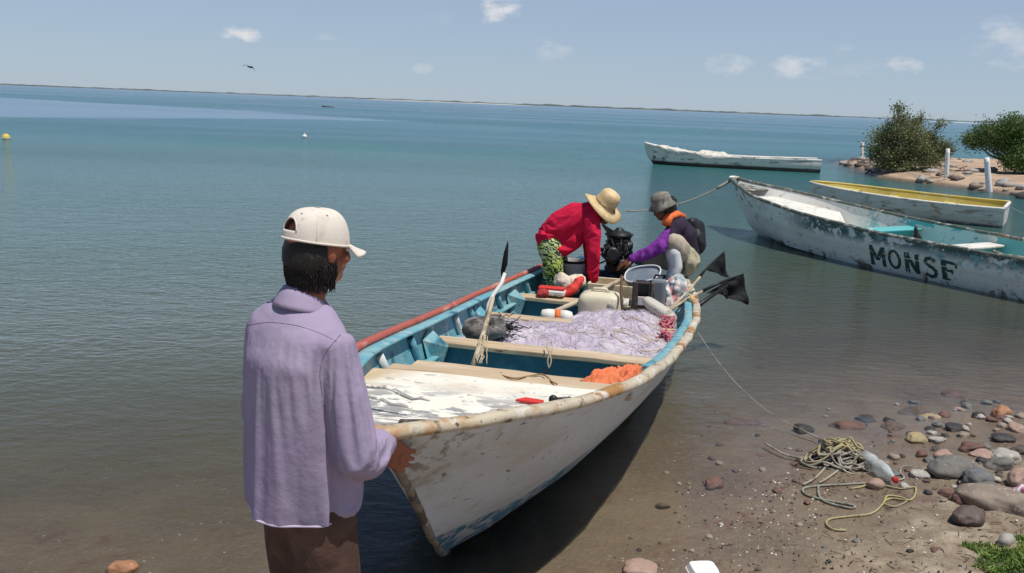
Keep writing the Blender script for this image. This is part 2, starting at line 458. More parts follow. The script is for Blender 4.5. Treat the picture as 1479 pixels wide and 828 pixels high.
# far low shore with scrub: one long ridge
def far_ridge(name, y0, x0, x1, hz, m, th, seed, n=500):
    mb = MB(); P = []
    for i in range(n):
        t = i / (n - 1); x = x0 + (x1 - x0) * t
        h = hz * (.45 + .9 * abs(noise.fractal(Vector((x * .012, seed, 0)), .9, 2, 5)) + .5 * max(0, noise.noise(Vector((x * .05, seed, 4)))))
        h *= min(1, 12 * t, 12 * (1 - t))
        P.append([Vector((x, y0 - th, -.3)), Vector((x, y0 - th * .4, h * .8)), Vector((x, y0, h)), Vector((x, y0 + th, h * .7)), Vector((x, y0 + th * 2, -.3))])
    mb.grid(P); o = mb.build(name, m); return setting(o)
SCRUB = mat('far_scrub', (.075, .095, .09), .95, [((.14, .14, .13), .02, .5, .6)])
far_ridge('far_shore', 1500, -1150, 560, 3.1, SCRUB, 25, 1.0)
far_ridge('far_shore', 2300, 100, 1700, 3.6, SCRUB, 30, 5.0)
PALE = mat('pale_sandbar', (.55, .52, .46), .9)
far_ridge('sandbar', 1150, -200, 20, .8, PALE, 15, 9.0, 120)
far_ridge('sandbar', 900, 380, 520, .5, PALE, 12, 3.0, 60)

# ------------------------------------------------------------------ boats
class Boat:
    def __init__(s, bow, stern, zsh, us, ws, cu_, cw, cz, ku, kz, koff=((0, 1), (0, 0))):
        s.B = Vector((bow[0], bow[1])); a = Vector((stern[0] - bow[0], stern[1] - bow[1])); s.L = a.length
        s.rz = math.atan2(a.y, a.x) - math.pi / 2
        s.zp = np.polyfit([0, .33, .66, 1], zsh, 3); s.us = [x * s.L for x in us]; s.ws = ws
        s.cu, s.cw, s.cz, s.ku, s.kz, s.ko = cu_, cw, cz, ku, kz, koff
        s.heel = 0.0
        s.M = Matrix.Rotation(s.rz, 4, 'Z'); s.M.translation = (bow[0], bow[1], 0)
    def smooth(s, u, xs, ys):
        return sum(interp(u + d, xs, ys) * k for d, k in ((-.16, .2), (-.08, .2), (0, .2), (.08, .2), (.16, .2))) if u > .3 else interp(u, xs, ys)
    def W(s, u): return s.smooth(u, s.us, s.ws)
    def Zs(s, u): return float(np.polyval(s.zp, u / s.L))
    def K(s, u): return min(interp(u, s.ku, s.kz), s.Zs(u) - .05)
    def side(s, u, t, sg):
        """t 0 = sheer, 1 = chine, 2 = keel"""
        wv, zs = s.W(u), s.Zs(u); cw = min(interp(u, s.cu, s.cw), wv * .97); kz = s.K(u)
        cz = max(kz + .005, interp(u, s.cu, s.cz)); cz = min(cz, zs - .03)
        if t <= 1:
            v = wv + (cw - wv) * t + .035 * math.sin(math.pi * t) * min(1, u / 1.5); z = zs + (cz - zs) * t
        else:
            q = t - 1; v = cw * (1 - q); z = cz + (kz - cz) * q
        sh = interp(u, *s.ko) * (zs - z) / max(.2, zs)
        return Vector((v * sg + sh, u, z - s.heel * v * sg))
    def pt(s, v, u, z): return s.M @ Vector((v, u, z))
    def wl(s, u, dz=0.0): return s.Zs(u) + dz

def hull_mesh(b, th=.028, nu=64, floor=None):
    """outer skin (material 0) + inner skin (material 1)"""
    ts = [0, .12, .25, .4, .5, .53, .65, .8, 1.0, 1.33, 1.66, 2.0]
    def ring(u, inner):
        out = []
        for sg in (-1, 1):
            r_ = []
            for t in ts:
                p = b.side(u, t, sg)
                if .0 < t <= .5 and not inner: p.x += sg * .009
                if inner:
                    p.x -= sg * min(th, abs(p.x)); 
                    if t >= 1: p.z += th * .8
                    p.z = max(p.z, b.K(u) + .09)
                    if floor is not None:
                        fl = min(floor, b.Zs(u) - .06)
                        if p.z < fl: p.z = fl
                r_.append(p)
            out += r_ if sg < 0 else r_[::-1][1:]
        return out
    ul = [b.L * (i / nu) ** 1.25 for i in range(nu + 1)]
    mb = MB(); mb.cm = 0; mb.grid([ring(u, False) for u in ul])
    # transom
    r_ = ring(b.L, False); n = len(r_); mb.add(r_, [tuple(range(n))])
    r0_ = ring(0, False); mb.add(r0_, [tuple(range(n - 1, -1, -1))])
    mb.cm = 1
    ul2 = [b.L * (i / nu) ** 1.25 * (1 - .03 / b.L) + .0 for i in range(nu + 1)]
    ul2 = [max(u, .06) for u in ul2]
    mb.grid([ring(u, True)[::-1] for u in ul2])
    r_ = ring(ul2[-1], True)[::-1]; mb.add(r_, [tuple(range(n - 1, -1, -1))])
    return mb
def rail_pts(b, u0, u1, sg, n=40, off=0.0, dz=0.0):
    o = []
    for i in range(n):
        u = u0 + (u1 - u0) * i / (n - 1); p = b.side(u, 0, sg); p.x += sg * off; p.z += dz; o.append(p)
    return o
def sweep(mb, pts, prof, up=Vector((0, 0, 1)), closed=False):
    """prof in (side, up) coordinates"""
    k = len(pts); rings = []
    for i, p in enumerate(pts):
        t = (pts[min(i + 1, k - 1)] - pts[max(0, i - 1)]).normalized()
        s_ = t.cross(up).normalized(); u_ = s_.cross(t)
        rings.append([p + s_ * a + u_ * c for a, c in prof])
    return mb.rings(rings)
def nose_pts(b, n=9, off=0.0):
    w0 = b.W(0)
    return [Vector((w0 * math.cos(a), -w0 * .8 * math.sin(a) , b.Zs(0))) for a in [math.pi * (i + .5) / n for i in range(n)]]
def oval(a, b_, n=10, e=2.6):
    return [(a * math.copysign(abs(math.cos(t)) ** (2 / e), math.cos(t)), b_ * math.copysign(abs(math.sin(t)) ** (2 / e), math.sin(t))) for t in [2 * math.pi * i / n for i in range(n)]]

# ---- the near boat
b1 = Boat((-.394, 2.52), (.997, 8.359), [1.058, .769, .548, .474],
          np.array([0, .35, .8, 1.4, 2.1, 3., 4., 5., 5.9]) / 5.9, [.08, .314, .521, .679, .761, .821, .86, .811, .684],
          [0, .4, .8, 1.2, 2.0, 3.0, 4.0, 6.1], [.02, .025, .07, .16, .38, .56, .64, .56], [1., .66, .33, .12, .09, .05, .0, -.02],
          [0, .12, .4, .7, 1.0, 1.2, 1.6, 6.1], [1.0, .90, .62, .32, .08, -.02, -.05, -.16],
          ([0, .3, 1.2, 3, 6.1], [0, -.04, -.14, -.10, -.04]))
WHITEHULL = mat('chipped_white_paint', (.55, .58, .61), .5, [
    ((.48, .46, .43), 2.2, .45, .7, (1, .5, 2)),
    ((.06, .19, .28), 3.2, .26, .31, (1, 1, 1.5), [('Z', .31, .295), ('Y', 2.1, 1.7)]),
    ((.46, .47, .47), 5, .56, .58, (1, 1, 1.5), [('Z', .33, .29)]),
    ((.15, .13, .10), 6, .42, .52, (1, 1, 1), [('Z', .10, .03), ('Y', 2.4, 1.6)]),
    ((.44, .44, .44), 9, .50, .56, (1, 1, 1), [('Z', .40, .2)]),
    ((.17, .155, .13), 7, .55, .62, (1, 1, 1), [('Z', .16, .02)]),
    ((.26, .23, .19), 14, .50, .60, (1, 1, 1), [('Y', .50, .2)]),
    ((.12, .11, .10), 19, .66, .69),
    ((.42, .39, .35), 7, .60, .70, (2, .25, 4)),
    ((.10, .09, .08), 13, .66, .69, (.6, .6, 3)),
    ((.46, .43, .38), 5, .56, .72, (2.5, 2.5, .35)),
], [(25, .25, .01), (4, .3, .02)])
TURQ = mat('turquoise_paint', (.13, .37, .44), .5, [
    ((.22, .42, .45), 3, .42, .60), ((.04, .15, .20), 5, .54, .66), ((.42, .47, .45), 13, .57, .64), ((.16, .14, .11), 30, .60, .66), ((.25, .20, .13), 6, .66, .74)], [(18, .3, .01)])
TURQD = mat('shaded_turquoise_paint', (.035, .13, .18), .6, [((.06, .20, .26), 4, .5, .65), ((.10, .10, .09), 9, .62, .7)], [(18, .3, .01)])  # turquoise with the bulkheads' shade put into the colour; transom cap shares it
CREAM = mat('weathered_cream_fibreglass', (.50, .44, .33), .6, [
    ((.38, .19, .06), 3.6, .46, .60, (1, .7, 1)), ((.62, .58, .50), 9, .52, .64), ((.16, .10, .055), 11, .58, .68), ((.10, .07, .05), 30, .62, .68), ((.35, .31, .26), 22, .58, .68)], [(30, .4, .008), (8, .3, .015)])
DECKW = mat('flaking_white_deck', (.84, .79, .67), .55, [
    ((.62, .52, .38), 2.0, .52, .75, (1, 1, 1)), ((.33, .31, .30), 4.5, .46, .50, (1, 1.4, 1), [('Y', 1.2, .75)]), ((.86, .82, .74), 9, .52, .56, None, [('Y', 1.2, .7)]), ((.42, .40, .38), 13, .60, .64), ((.60, .46, .30), 3, .45, .6, None, [('X', -.3, -.55)]), ((.33, .30, .27), 5, .5, .6, None, [('Y', .35, .2)])], [(14, .5, .012)])
WOOD = mat('bleached_wood', (.50, .38, .25), .75, [((.33, .23, .14), 8, .5, .65, (.12, 3, 3)), ((.60, .50, .37), 6, .5, .65, (.15, 2, 2)), ((.20, .13, .08), 20, .64, .7, (.3, 2, 2))], [(30, .4, .006)])
REDP = mat('worn_red_paint', (.42, .10, .07), .6, [((.55, .30, .24), 8, .55, .68, (1, .3, 1)), ((.25, .07, .05), 14, .55, .7)], [(25, .3, .006)])
SHELLW = mat('pale_fibreglass', (.60, .62, .60), .55, [((.35, .45, .45), 8, .5, .65)])
root = empty('fishing_boat', (-.394, 2.52, 0), 'open boat with chipped white hull and turquoise inside, loaded with nets and two bending fishermen', 'boat', rz=b1.rz)
BOAT1 = root
hull_mesh(b1, floor=.0).build('hull', [WHITEHULL, TURQ], root, autos=40)
# rails
mb = MB(); sweep(mb, rail_pts(b1, 5.95, .04, 1, 60, .004, .0)[:-1] + [Vector((.082, .0, 1.06)), Vector((.045, -.045, 1.062)), Vector((-.02, -.055, 1.062)), Vector((-.07, -.02, 1.06))] + rail_pts(b1, .06, .9, -1, 14, .004, 0),
                 oval(.030, .0225, 10))
for v in mb.v: v += Vector((noise.noise(v * 5), noise.noise(v * 6 + Vector((5, 0, 0))), noise.noise(v * 5 + Vector((0, 9, 0))))) * .009
o = mb.build('gunwale_rail', CREAM, root); o['label'] = 'thick weathered cream rail'
mb = MB(); sweep(mb, rail_pts(b1, .88, 5.95, -1, 50, .022, .012), oval(.024, .022, 8))
o = mb.build('gunwale_rail', REDP, root); o['label'] = 'worn red painted rail'
mb = MB(); sweep(mb, rail_pts(b1, .9, 5.95, -1, 50, -.040, -.004), oval(.042, .013, 8)); o = mb.build('gunwale_cap', TURQ, root)
mb = MB(); sweep(mb, rail_pts(b1, 1.9, 5.95, 1, 50, -.055, -.012), oval(.034, .013, 8)); mb.build('gunwale_cap', TURQ, root)
# transom top
zt = b1.Zs(b1.L)
mb = MB(); mb.box((0, b1.L - .01, zt - .02), (1.30, .07, .05)); mb.build('transom_cap', TURQD, root, bevel=.01)
# foredeck
mb = MB(); P = []
for i in range(26):
    u = .02 + 1.40 * i / 25; wv = b1.W(u) - .032; row = []
    z0 = b1.Zs(u) - .012 - .075 * min(1, u / .5)
    for j in range(15):
        f = -1 + 2 * j / 14
        row.append(Vector((f * wv, u, z0 + .018 * (1 - f * f) + .006 * noise.noise(Vector((f * 2, u * 3, 0))) + max(0, f) ** 4 * .045)))
    P.append(row)
mb.grid(P)
mb.grid([[p + Vector((0, 0, -.03)) for p in P[-1]], P[-1]])
mb.build('foredeck', DECKW, root)
# torn fibreglass slot and ridge on the deck
mb = MB(); mb.tube(wander((-.42, .62, .985), (.02, .42, 1.005), 12, .03, 3), [.006, .012, .013, .012, .013, .012, .012, .011, .011, .009, .007, .004], 8, .6); mb.tube(wander((-.40, .50, .988), (-.02, .34, 1.002), 10, .03, 5), .008, 8, .6)
mb.build('torn_fibreglass_strip', DECKW, root)
mb = MB(); pp = [b1.side(u, 2.0, 1) + Vector((0, -.004, .004)) for u in np.linspace(.10, 1.5, 30)]
mb.tube(pp, [.0165] * 20 + [.0165 - .0012 * i for i in range(10)], 8)
for v in mb.v: v += Vector((noise.noise(v * 14), noise.noise(v * 14 + Vector((5, 5, 5))), 0)) * .006
mb.build('stem', mat('grimy_brown_stem', (.24, .20, .155), .7, [((.10, .08, .06), 9, .5, .62), ((.48, .46, .43), 12, .58, .64)], [(20, .6, .01)]), root)
def plank(u0, u1, v0, v1, z0, z1, th, m, name='deck_plank', par=root):
    mb = MB(); rows = []
    n = 18
    for i in range(n + 1):
        t = i / n; v = v0 + (v1 - v0) * t; zz = z0 + (z1 - z0) * t + .006 * noise.noise(Vector((v * 4, u0, 2))); a = .01 * noise.noise(Vector((v * 3, u1, 7)))
        rows.append([Vector((v, u0 + a, zz)), Vector((v, u1 + a, zz)), Vector((v, u1 + a, zz - th)), Vector((v, u0 + a, zz - th))])
    mb.rings(rows); return mb.build(name, m, par, smooth=False, bevel=.006)
plank(1.40, 1.54, -.56, .645, b1.Zs(1.47) - .080, b1.Zs(1.47) - .060, .03, WOOD)
plank(1.545, 1.73, -.50, .58, b1.Zs(1.64) - .085, b1.Zs(1.64) - .085, .035, WOOD)
plank(1.735, 1.78, -.58, .58, b1.Zs(1.77) - .14, b1.Zs(1.77) - .14, .04, TURQ, 'deck_lip')
# thwarts with bulkheads
def at_z(b, u, z, sg, inset, uu=None):
    best = None
    for k in range(60):
        p = b.side(u, 1.9 * k / 59, sg)
        if best is None or abs(p.z - z) < abs(best.z - z): best = p
    return Vector((best.x - sg * inset, u if uu is None else uu, z))
def thwart(u, dep, tw, bulk=True, dz=.12, v0=None, v1=None, knee=True):
    z = b1.Zs(u) - dz; wv = b1.W(u) - .05; t = empty_part('thwart')
    o = plank(u, u + dep, at_z(b1, u, z - .03, -1, .036).x, at_z(b1, u, z - .03, 1, .036).x, z, z, tw, WOOD, 'seat_board', t)
    if bulk:
        mb = MB(); P = []
        for k in range(7):
            q = k / 6; zz = z - tw - .002 + (.0 - (z - tw)) * q
            P.append([at_z(b1, u, zz, -1, .045, u + .035), at_z(b1, u, zz, 1, .045, u + .035)])
        mb.grid(P); mb.build('bulkhead', TURQD, t, smooth=False, solid=.02)
    if knee:
        for sg in (-1, 1):
            mb = MB(); zz = b1.Zs(u) - .03; q = lambda z_, i_, u_: at_z(b1, u_, z_, sg, i_, u_)
            mb.prism([q(zz, .04, u - .03), q(zz - .03, .04, u - .20), q(z - .14, .045, u - .20), q(z - .2, .05, u - .02), q(z - .02, .15, u - .02)], (0, .03, 0))
            mb.build('knee_bracket', TURQ, t, smooth=False, bevel=.006)
    return t
def empty_part(name):
    o = bpy.data.objects.new(name, None); COL.objects.link(o); o.parent = BOAT1; return o
thwart(2.66, .15, .032)
thwart(3.98, .13, .032)
thwart(4.98, .16, .035)
# net platform between the first and second thwart, stern box
mb = MB(); mb.grid([[at_z(b1, u, b1.Zs(u) - .22, -1, .035).lerp(at_z(b1, u, b1.Zs(u) - .22, 1, .035), f) for f in (0, .25, .5, .75, 1)] for u in (2.84, 3.1, 3.4, 3.7, 3.95)]); mb.build('platform', TURQ, root, solid=.02)
# ribs down the port and starboard inside
for u in (1.55, 2.2, 3.3, 3.72, 4.5, 5.3):
    for sg in (-1, 1):
        if u < 1.9 and sg > 0: continue
        pts = []
        for i in range(9):
            t = .06 + .85 * i / 8; p = b1.side(u + .16 * math.sin(i / 8 * 2.2), t, sg); p.x -= sg * .045; pts.append(p)
        mb = MB(); mb.tube(pts, .020, 8, 1.3); o = mb.build('rib', TURQ if (u > 1.9 and u != 3.3) or sg > 0 else SHELLW, root)
        if not ((u > 1.9 and u != 3.3) or sg > 0): o['label'] = 'rib with its paint worn to pale fibreglass'
# inner stringer shelf (port)
for sg in (-1, 1):
    mb = MB(); sweep(mb, [b1.side(u, .34, sg) - Vector((sg * .055, 0, 0)) for u in np.linspace(1.95, 5.8, 30)], oval(.032, .014, 8)); mb.build('stringer', TURQ, root)

# ---- moored boat with the painted name
GHULL = mat('pale_hull_with_flaking_green', (.60, .65, .63), .5, [
    ((.035, .10, .095), 7.5, .435, .475, (1, .75, 1), [('Z', .30, .46), ('Y', 1.8, 2.8)]),
    ((.05, .11, .11), 8, .53, .56, (1, .6, 1), [('Z', .42, .58), ('Y', 1.8, .6)]),
    ((.16, .34, .36), 9, .55, .60, (1, 1, 1), [('Z', .20, .38), ('Y', 3.0, 4.4)]),
    ((.05, .10, .10), 16, .67, .69, (1, .4, 1)),
    ((.42, .44, .41), 3.0, .55, .7, (1, 1, 1)),
    ((.14, .13, .11), 6, .52, .60, (1, 1, 1), [('Z', .16, .03)]),
    ((.24, .22, .19), 18, .62, .66)], [(20, .3, .01)])
GIN = mat('white_and_turquoise_interior', (.74, .72, .66), .5, [
    ((.12, .45, .45), 1.6, .50, .53, (1, .8, 1), [('Y', 2.0, 2.6)]), ((.42, .36, .30), 6, .58, .66), ((.28, .26, .24), 12, .63, .68)], [(15, .3, .01)])
GREENRAIL = mat('dark_green_worn_rail', (.10, .12, .10), .6, [((.40, .40, .36), 9, .52, .60), ((.28, .16, .10), 6, .55, .65)], [(20, .4, .01)])
b2 = Boat((3.855, 15.439), (7.508, 8.83), [.90, .60, .50, .51], [0, .06, .15, .3, .5, .75, 1.], [.09, .33, .663, .855, .911, .851, .764],
          [0, .4, 1.0, 2.0, 3.5, 7.6], [.02, .05, .25, .6, .75, .66], [.7, .35, .12, .03, -.02, -.03],
          [0, .15, .45, .8, 1.3, 7.6], [.80, .55, .15, -.05, -.12, -.18])
root = empty('fishing_boat', (3.855, 15.439, 0), 'long moored boat lettered MONSE, pale hull with flaking dark green paint', 'boat', 'boats moored off the shore', rz=b2.rz)
hull_mesh(b2, floor=.12).build('hull', [GHULL, GIN], root, autos=40)
for sg in (-1, 1):
    mb = MB(); sweep(mb, rail_pts(b2, .0, b2.L, sg, 60, -.01), oval(.032, .026, 8))
    for v in mb.v: v += Vector((0, 0, noise.noise(v * 4) * .01))
    o = mb.build('gunwale_rail', GREENRAIL if sg > 0 else GREENRAIL, root)
mb = MB(); mb.tube([(-.10, .02, .90), (-.04, -.04, .91), (.04, -.04, .91), (.10, .02, .90)], .032, 8); mb.build('bow_cap', GIN, root)
def deck(b, u0, u1, dz, m, name, root, vs=(-1, 1), th=.02):
    mb = MB(); P = []
    for i in range(12):
        u = u0 + (u1 - u0) * i / 11; wv = b.W(u) - .05
        L_, R_ = at_z(b, u, b.Zs(u) - dz - th, -1, .035), at_z(b, u, b.Zs(u) - dz - th, 1, .035)
        P.append([L_.lerp(R_, (f + 1) / 2) for f in np.linspace(vs[0], vs[1], 7)])
    mb.grid(P); return mb.build(name, m, root, solid=th)
PWHITE = mat('weathered_white', (.72, .70, .64), .6, [((.45, .40, .34), 5, .55, .66), ((.30, .27, .23), 14, .62, .68)], [(15, .3, .01)])
GTUR = mat('turquoise_bulkhead', (.13, .46, .46), .5, [((.50, .48, .42), 4, .60, .66)])
deck(b2, .12, .55, .05, GREENRAIL, 'bow_platform', root)
deck(b2, .62, 1.75, .14, PWHITE, 'foredeck', root)
def bulk(b, u, dz0, dz1, m, root, th=.05, sl=.0):
    wv = b.W(u) - .05; z0 = b.Zs(u) - dz0; z1 = b.Zs(u) - dz1
    mb = MB(); mb.prism([at_z(b, u, z0, -1, .04), at_z(b, u, z0, 1, .04), at_z(b, u + sl, z1, 1, .045), at_z(b, u + sl, z1, -1, .045)], (0, th, 0)); return mb.build('bulkhead', m, root, smooth=False, bevel=.008)
bulk(b2, 1.76, .15, .42, PWHITE, root, .05, .25)
for u, m_ in ((3.0, GTUR), (4.3, GTUR), (5.6, PWHITE)):
    t = bpy.data.objects.new('thwart', None); COL.objects.link(t); t.parent = root
    o = deck(b2, u, u + .24, .10, PWHITE if u > 3.5 else GTUR, 'seat_board', t, th=.03)
    bulk(b2, u + .1, .125, .40, m_, t, .03)
deck(b2, 3.25, 4.25, .26, GTUR, 'platform', root)
deck(b2, 4.55, 5.6, .24, PWHITE, 'platform', root)
deck(b2, 5.85, 7.3, .22, PWHITE, 'platform', root)
# the name, as strokes laid on the outer skin
LET = mat('dark_green_lettering', (.02, .055, .05), .6, [((.42, .46, .45), 16, .60, .635)])
def letters(b, sg, u_of, t_of, strokes, name='lettering'):
    mb = MB()
    for poly in strokes:      # each: quad [(x,y)*4]  in letter plane, x along the hull, y down 0..1
        (ax_, ay), (bx, by), (cx, cy), (dx, dy) = poly; n = 5; P = []
        for i in range(n + 1):
            row = []
            for j in range(3):
                f, h_ = i / n, j / 2
                x = (ax_ * (1 - f) + bx * f) * (1 - h_) + (dx * (1 - f) + cx * f) * h_
                y = (ay * (1 - f) + by * f) * (1 - h_) + (dy * (1 - f) + cy * f) * h_
                p = b.side(u_of(x), t_of(y), sg); p.x += sg * (.013 if t_of(y) <= .5 else .005); row.append(p)
            P.append(row)
        mb.grid(P)
    return mb
def bar(x0, y0, x1, y1, w_):
    d = Vector((x1 - x0, y1 - y0)); 
    if abs(d.x) > abs(d.y): return [(x0, y0 - w_ / 2), (x1, y1 - w_ / 2), (x1, y1 + w_ / 2), (x0, y0 + w_ / 2)]
    return [(x0 - w_ / 2, y0), (x1 - w_ / 2, y1), (x1 + w_ / 2, y1), (x0 + w_ / 2, y0)]
st = []
st += [bar(.06, 0, .06, 1, .20), bar(.06, .05, .38, .72, .20), bar(.70, .05, .38, .72, .20), bar(.72, 0, .72, 1, .20), bar(-.06, .96, .18, .96, .10)]           # M
cx = 1.32
for k in range(14):
    a0, a1 = 2 * math.pi * k / 14, 2 * math.pi * (k + 1) / 14
    st.append([(cx + .36 * math.cos(a0), .5 + .5 * math.sin(a0)), (cx + .36 * math.cos(a1), .5 + .5 * math.sin(a1)), (cx + .20 * math.cos(a1), .5 + .36 * math.sin(a1)), (cx + .20 * math.cos(a0), .5 + .36 * math.sin(a0))])   # O
st += [bar(1.98, 0, 1.98, 1, .22), bar(1.98, .0, 2.50, 1.0, .24), bar(2.52, 0, 2.52, 1, .20)]          # N
S_ = [(3.42, .16), (3.22, .04), (3.0, .12), (2.96, .30), (3.12, .45), (3.32, .54), (3.46, .70), (3.40, .90), (3.18, 1.0), (2.94, .88)]
for (a, c_), (d, e) in zip(S_[:-1], S_[1:]):
    t_ = Vector((d - a, (e - c_))).normalized(); n_ = Vector((-t_.y, t_.x)) * .085
    st.append([(a - t_.x * .03 + n_.x, c_ + n_.y), (d + t_.x * .03 + n_.x, e + n_.y), (d + t_.x * .03 - n_.x, e - n_.y), (a - t_.x * .03 - n_.x, c_ - n_.y)])
st += [bar(3.86, 0, 3.86, 1, .26), bar(3.9, .07, 4.5, .10, .15), bar(4.46, .06, 4.46, .34, .10), bar(3.9, .50, 4.30, .50, .12), bar(4.24, .40, 4.24, .64, .08), bar(3.9, .95, 4.12, .95, .09)]   # E, its foot worn away
U0, DU = 3.72, .285
o = letters(b2, 1, lambda x: U0 + DU * x * (1 + .0 * x), lambda y: .34 + .50 * y, st).build('lettering', LET, root, smooth=False)
o['label'] = 'worn dark green letters reading MONSE'

# ---- yellow-topped boat
YHULL = mat('grey_white_weathered_hull', (.56, .56, .51), .55, [((.30, .27, .22), 3, .5, .66, (1, .6, 2)), ((.42, .20, .06), 4, .60, .64, (1, 1, 1), [('Y', 1.2, 1.6), ('Y', 3.2, 2.4)]), ((.14, .12, .10), 9, .60, .66, (1, .4, 2)), ((.12, .11, .10), 6, .4, .5, None, [('Z', .08, .0)])], [(20, .3, .01)])
YEL = mat('yellow_paint', (.56, .44, .10), .5, [((.55, .50, .25), 5, .52, .66), ((.30, .22, .08), 10, .62, .70)], [(20, .3, .01)])
b3 = Boat((6.672, 19.72), (9.989, 17.603), [.576, .49, .43, .411], [0, .06, .15, .3, .5, .75, 1.], [.10, .307, .5, .659, .749, .753, .69],
          [0, .3, .8, 1.5, 4.1], [.04, .16, .36, .52, .56], [.2, .10, .03, 0, -.02], [0, .06, .25, .5, 4.1], [.42, .1, -.06, -.1, -.12])
b3.heel = .03
root = empty('fishing_boat', (6.672, 19.72, 0), 'small grey boat with a bright yellow interior, moored beyond the lettered boat', 'boat', 'boats moored off the shore', rz=b3.rz)
hull_mesh(b3, floor=.14, nu=40).build('hull', [YHULL, YEL], root, autos=40)
for sg, m_ in ((-1, YEL), (1, GREENRAIL)):
    mb = MB(); sweep(mb, rail_pts(b3, 0, b3.L, sg, 40, -.01), oval(.03, .022, 8)); o = mb.build('gunwale_rail', PWHITE if sg > 0 else YEL, root)
mb = MB(); mb.box((0, b3.L - .01, b3.Zs(b3.L)), (1.36, .06, .05)); mb.build('transom_cap', PWHITE, root, bevel=.01)
deck(b3, .1, 1.0, .05, YEL, 'foredeck', root)
for u in (1.6, 2.7):
    deck(b3, u, u + .2, .08, YEL, 'thwart', root, th=.03)
# ---- far boat
FHULL = mat('stained_white_hull', (.58, .58, .52), .55, [((.28, .25, .21), 3.5, .55, .62, (1, .5, 2)), ((.08, .10, .16), 3, .55, .6, None, [('Y', 1.3, .4)]), ((.05, .045, .04), 1.5, .2, .4, None, [('Z', .17, .10)]), ((.16, .12, .09), 9, .62, .66)], [(20, .3, .01)])
b4 = Boat((4.78, 33.5), (11.05, 32.2), [.78, .47, .42, .46], [0, .06, .15, .3, .5, .75, 1.], [.09, .28, .44, .6, .7, .7, .63],
          [0, .3, 1.0, 2.5, 6.4], [.03, .12, .35, .58, .58], [.5, .2, .05, 0, -.02], [0, .1, .4, .8, 6.4], [.7, .3, -.03, -.1, -.12])
root = empty('fishing_boat', (4.85, 33.5, 0), 'distant white boat with torn tarpaulin along its side, alone on open water', 'boat', 'boats moored off the shore', rz=b4.rz)
hull_mesh(b4, floor=.14, nu=40).build('hull', [FHULL, PWHITE], root, autos=40)
for sg in (-1, 1):
    mb = MB(); sweep(mb, rail_pts(b4, 0, b4.L, sg, 40, -.005), oval(.035, .028, 8)); mb.build('gunwale_rail', PWHITE, root)
deck(b4, .1, 1.5, .03, PWHITE, 'foredeck', root)
# rumpled tarpaulin draped over the near gunwale
def drape(b, sg, u0, u1, drop, rise, m, root, seed, name='tarpaulin'):
    mb = MB(); P = []; n = int((u1 - u0) / .06)
    for i in range(n + 1):
        u = u0 + (u1 - u0) * i / n; row = []; e = min(1, 5 * i / n, 5 * (n - i) / n)
        dr = drop * (.6 + .8 * abs(noise.noise(Vector((u * 2.3, seed, 0))))) * e
        for j in range(10):
            t = j / 9
            if t < .5: q = b.side(u, 0, sg); p = Vector((q.x - sg * (.5 - t) * .9, u, q.z + .04 + rise * e * math.sin(t * 2 * math.pi) ** 2))
            else: q = b.side(u, (t - .5) * 2 * dr / .5, sg); p = Vector((q.x + sg * .045, u, q.z + .035 * (1 - t)))
            p += Vector((sg * .02, 0, .5 * .06)) * noise.noise(Vector((u * 7, t * 4, seed)))
            row.append(p)
        P.append(row)
    mb.grid(P); return mb.build(name, m, root, solid=.006)
TARP = mat('dirty_white_tarpaulin', (.66, .62, .54), .6, [((.36, .31, .25), 5, .55, .64), ((.22, .20, .18), 11, .62, .68)])
def near_side(b):   # which side faces the camera
    return 1 if (b.M @ Vector((1, b.L / 2, 0))).length < (b.M @ Vector((-1, b.L / 2, 0))).length else -1
ns = near_side(b4)
for (u0_, u1_, dr, ri) in ((.5, 1.75, .10, .05), (1.9, 3.25, .16, .12)):
    drape(b4, ns, u0_, u1_, dr, ri, TARP, root, u0_)
mb = MB(); mb.tube(wander(b4.side(3.6, 0, ns) + Vector((0, 0, .03)), b4.side(5.9, 0, ns) + Vector((0, 0, .05)), 30, .05, 4), .035, 6); mb.build('rolled_net', TARP, root)

def smooth_pts(P, k=4):
    P = [Vector(p) for p in P]; out = []
    for i in range(len(P) - 1):
        a, b_, c_, d_ = P[max(0, i - 1)], P[i], P[i + 1], P[min(len(P) - 1, i + 2)]
        for j in range(k):
            t = j / k; out.append(.5 * ((2 * b_) + (c_ - a) * t + (2 * a - 5 * b_ + 4 * c_ - d_) * t * t + (3 * b_ - a - 3 * c_ + d_) * t ** 3))
    return out + [P[-1]]

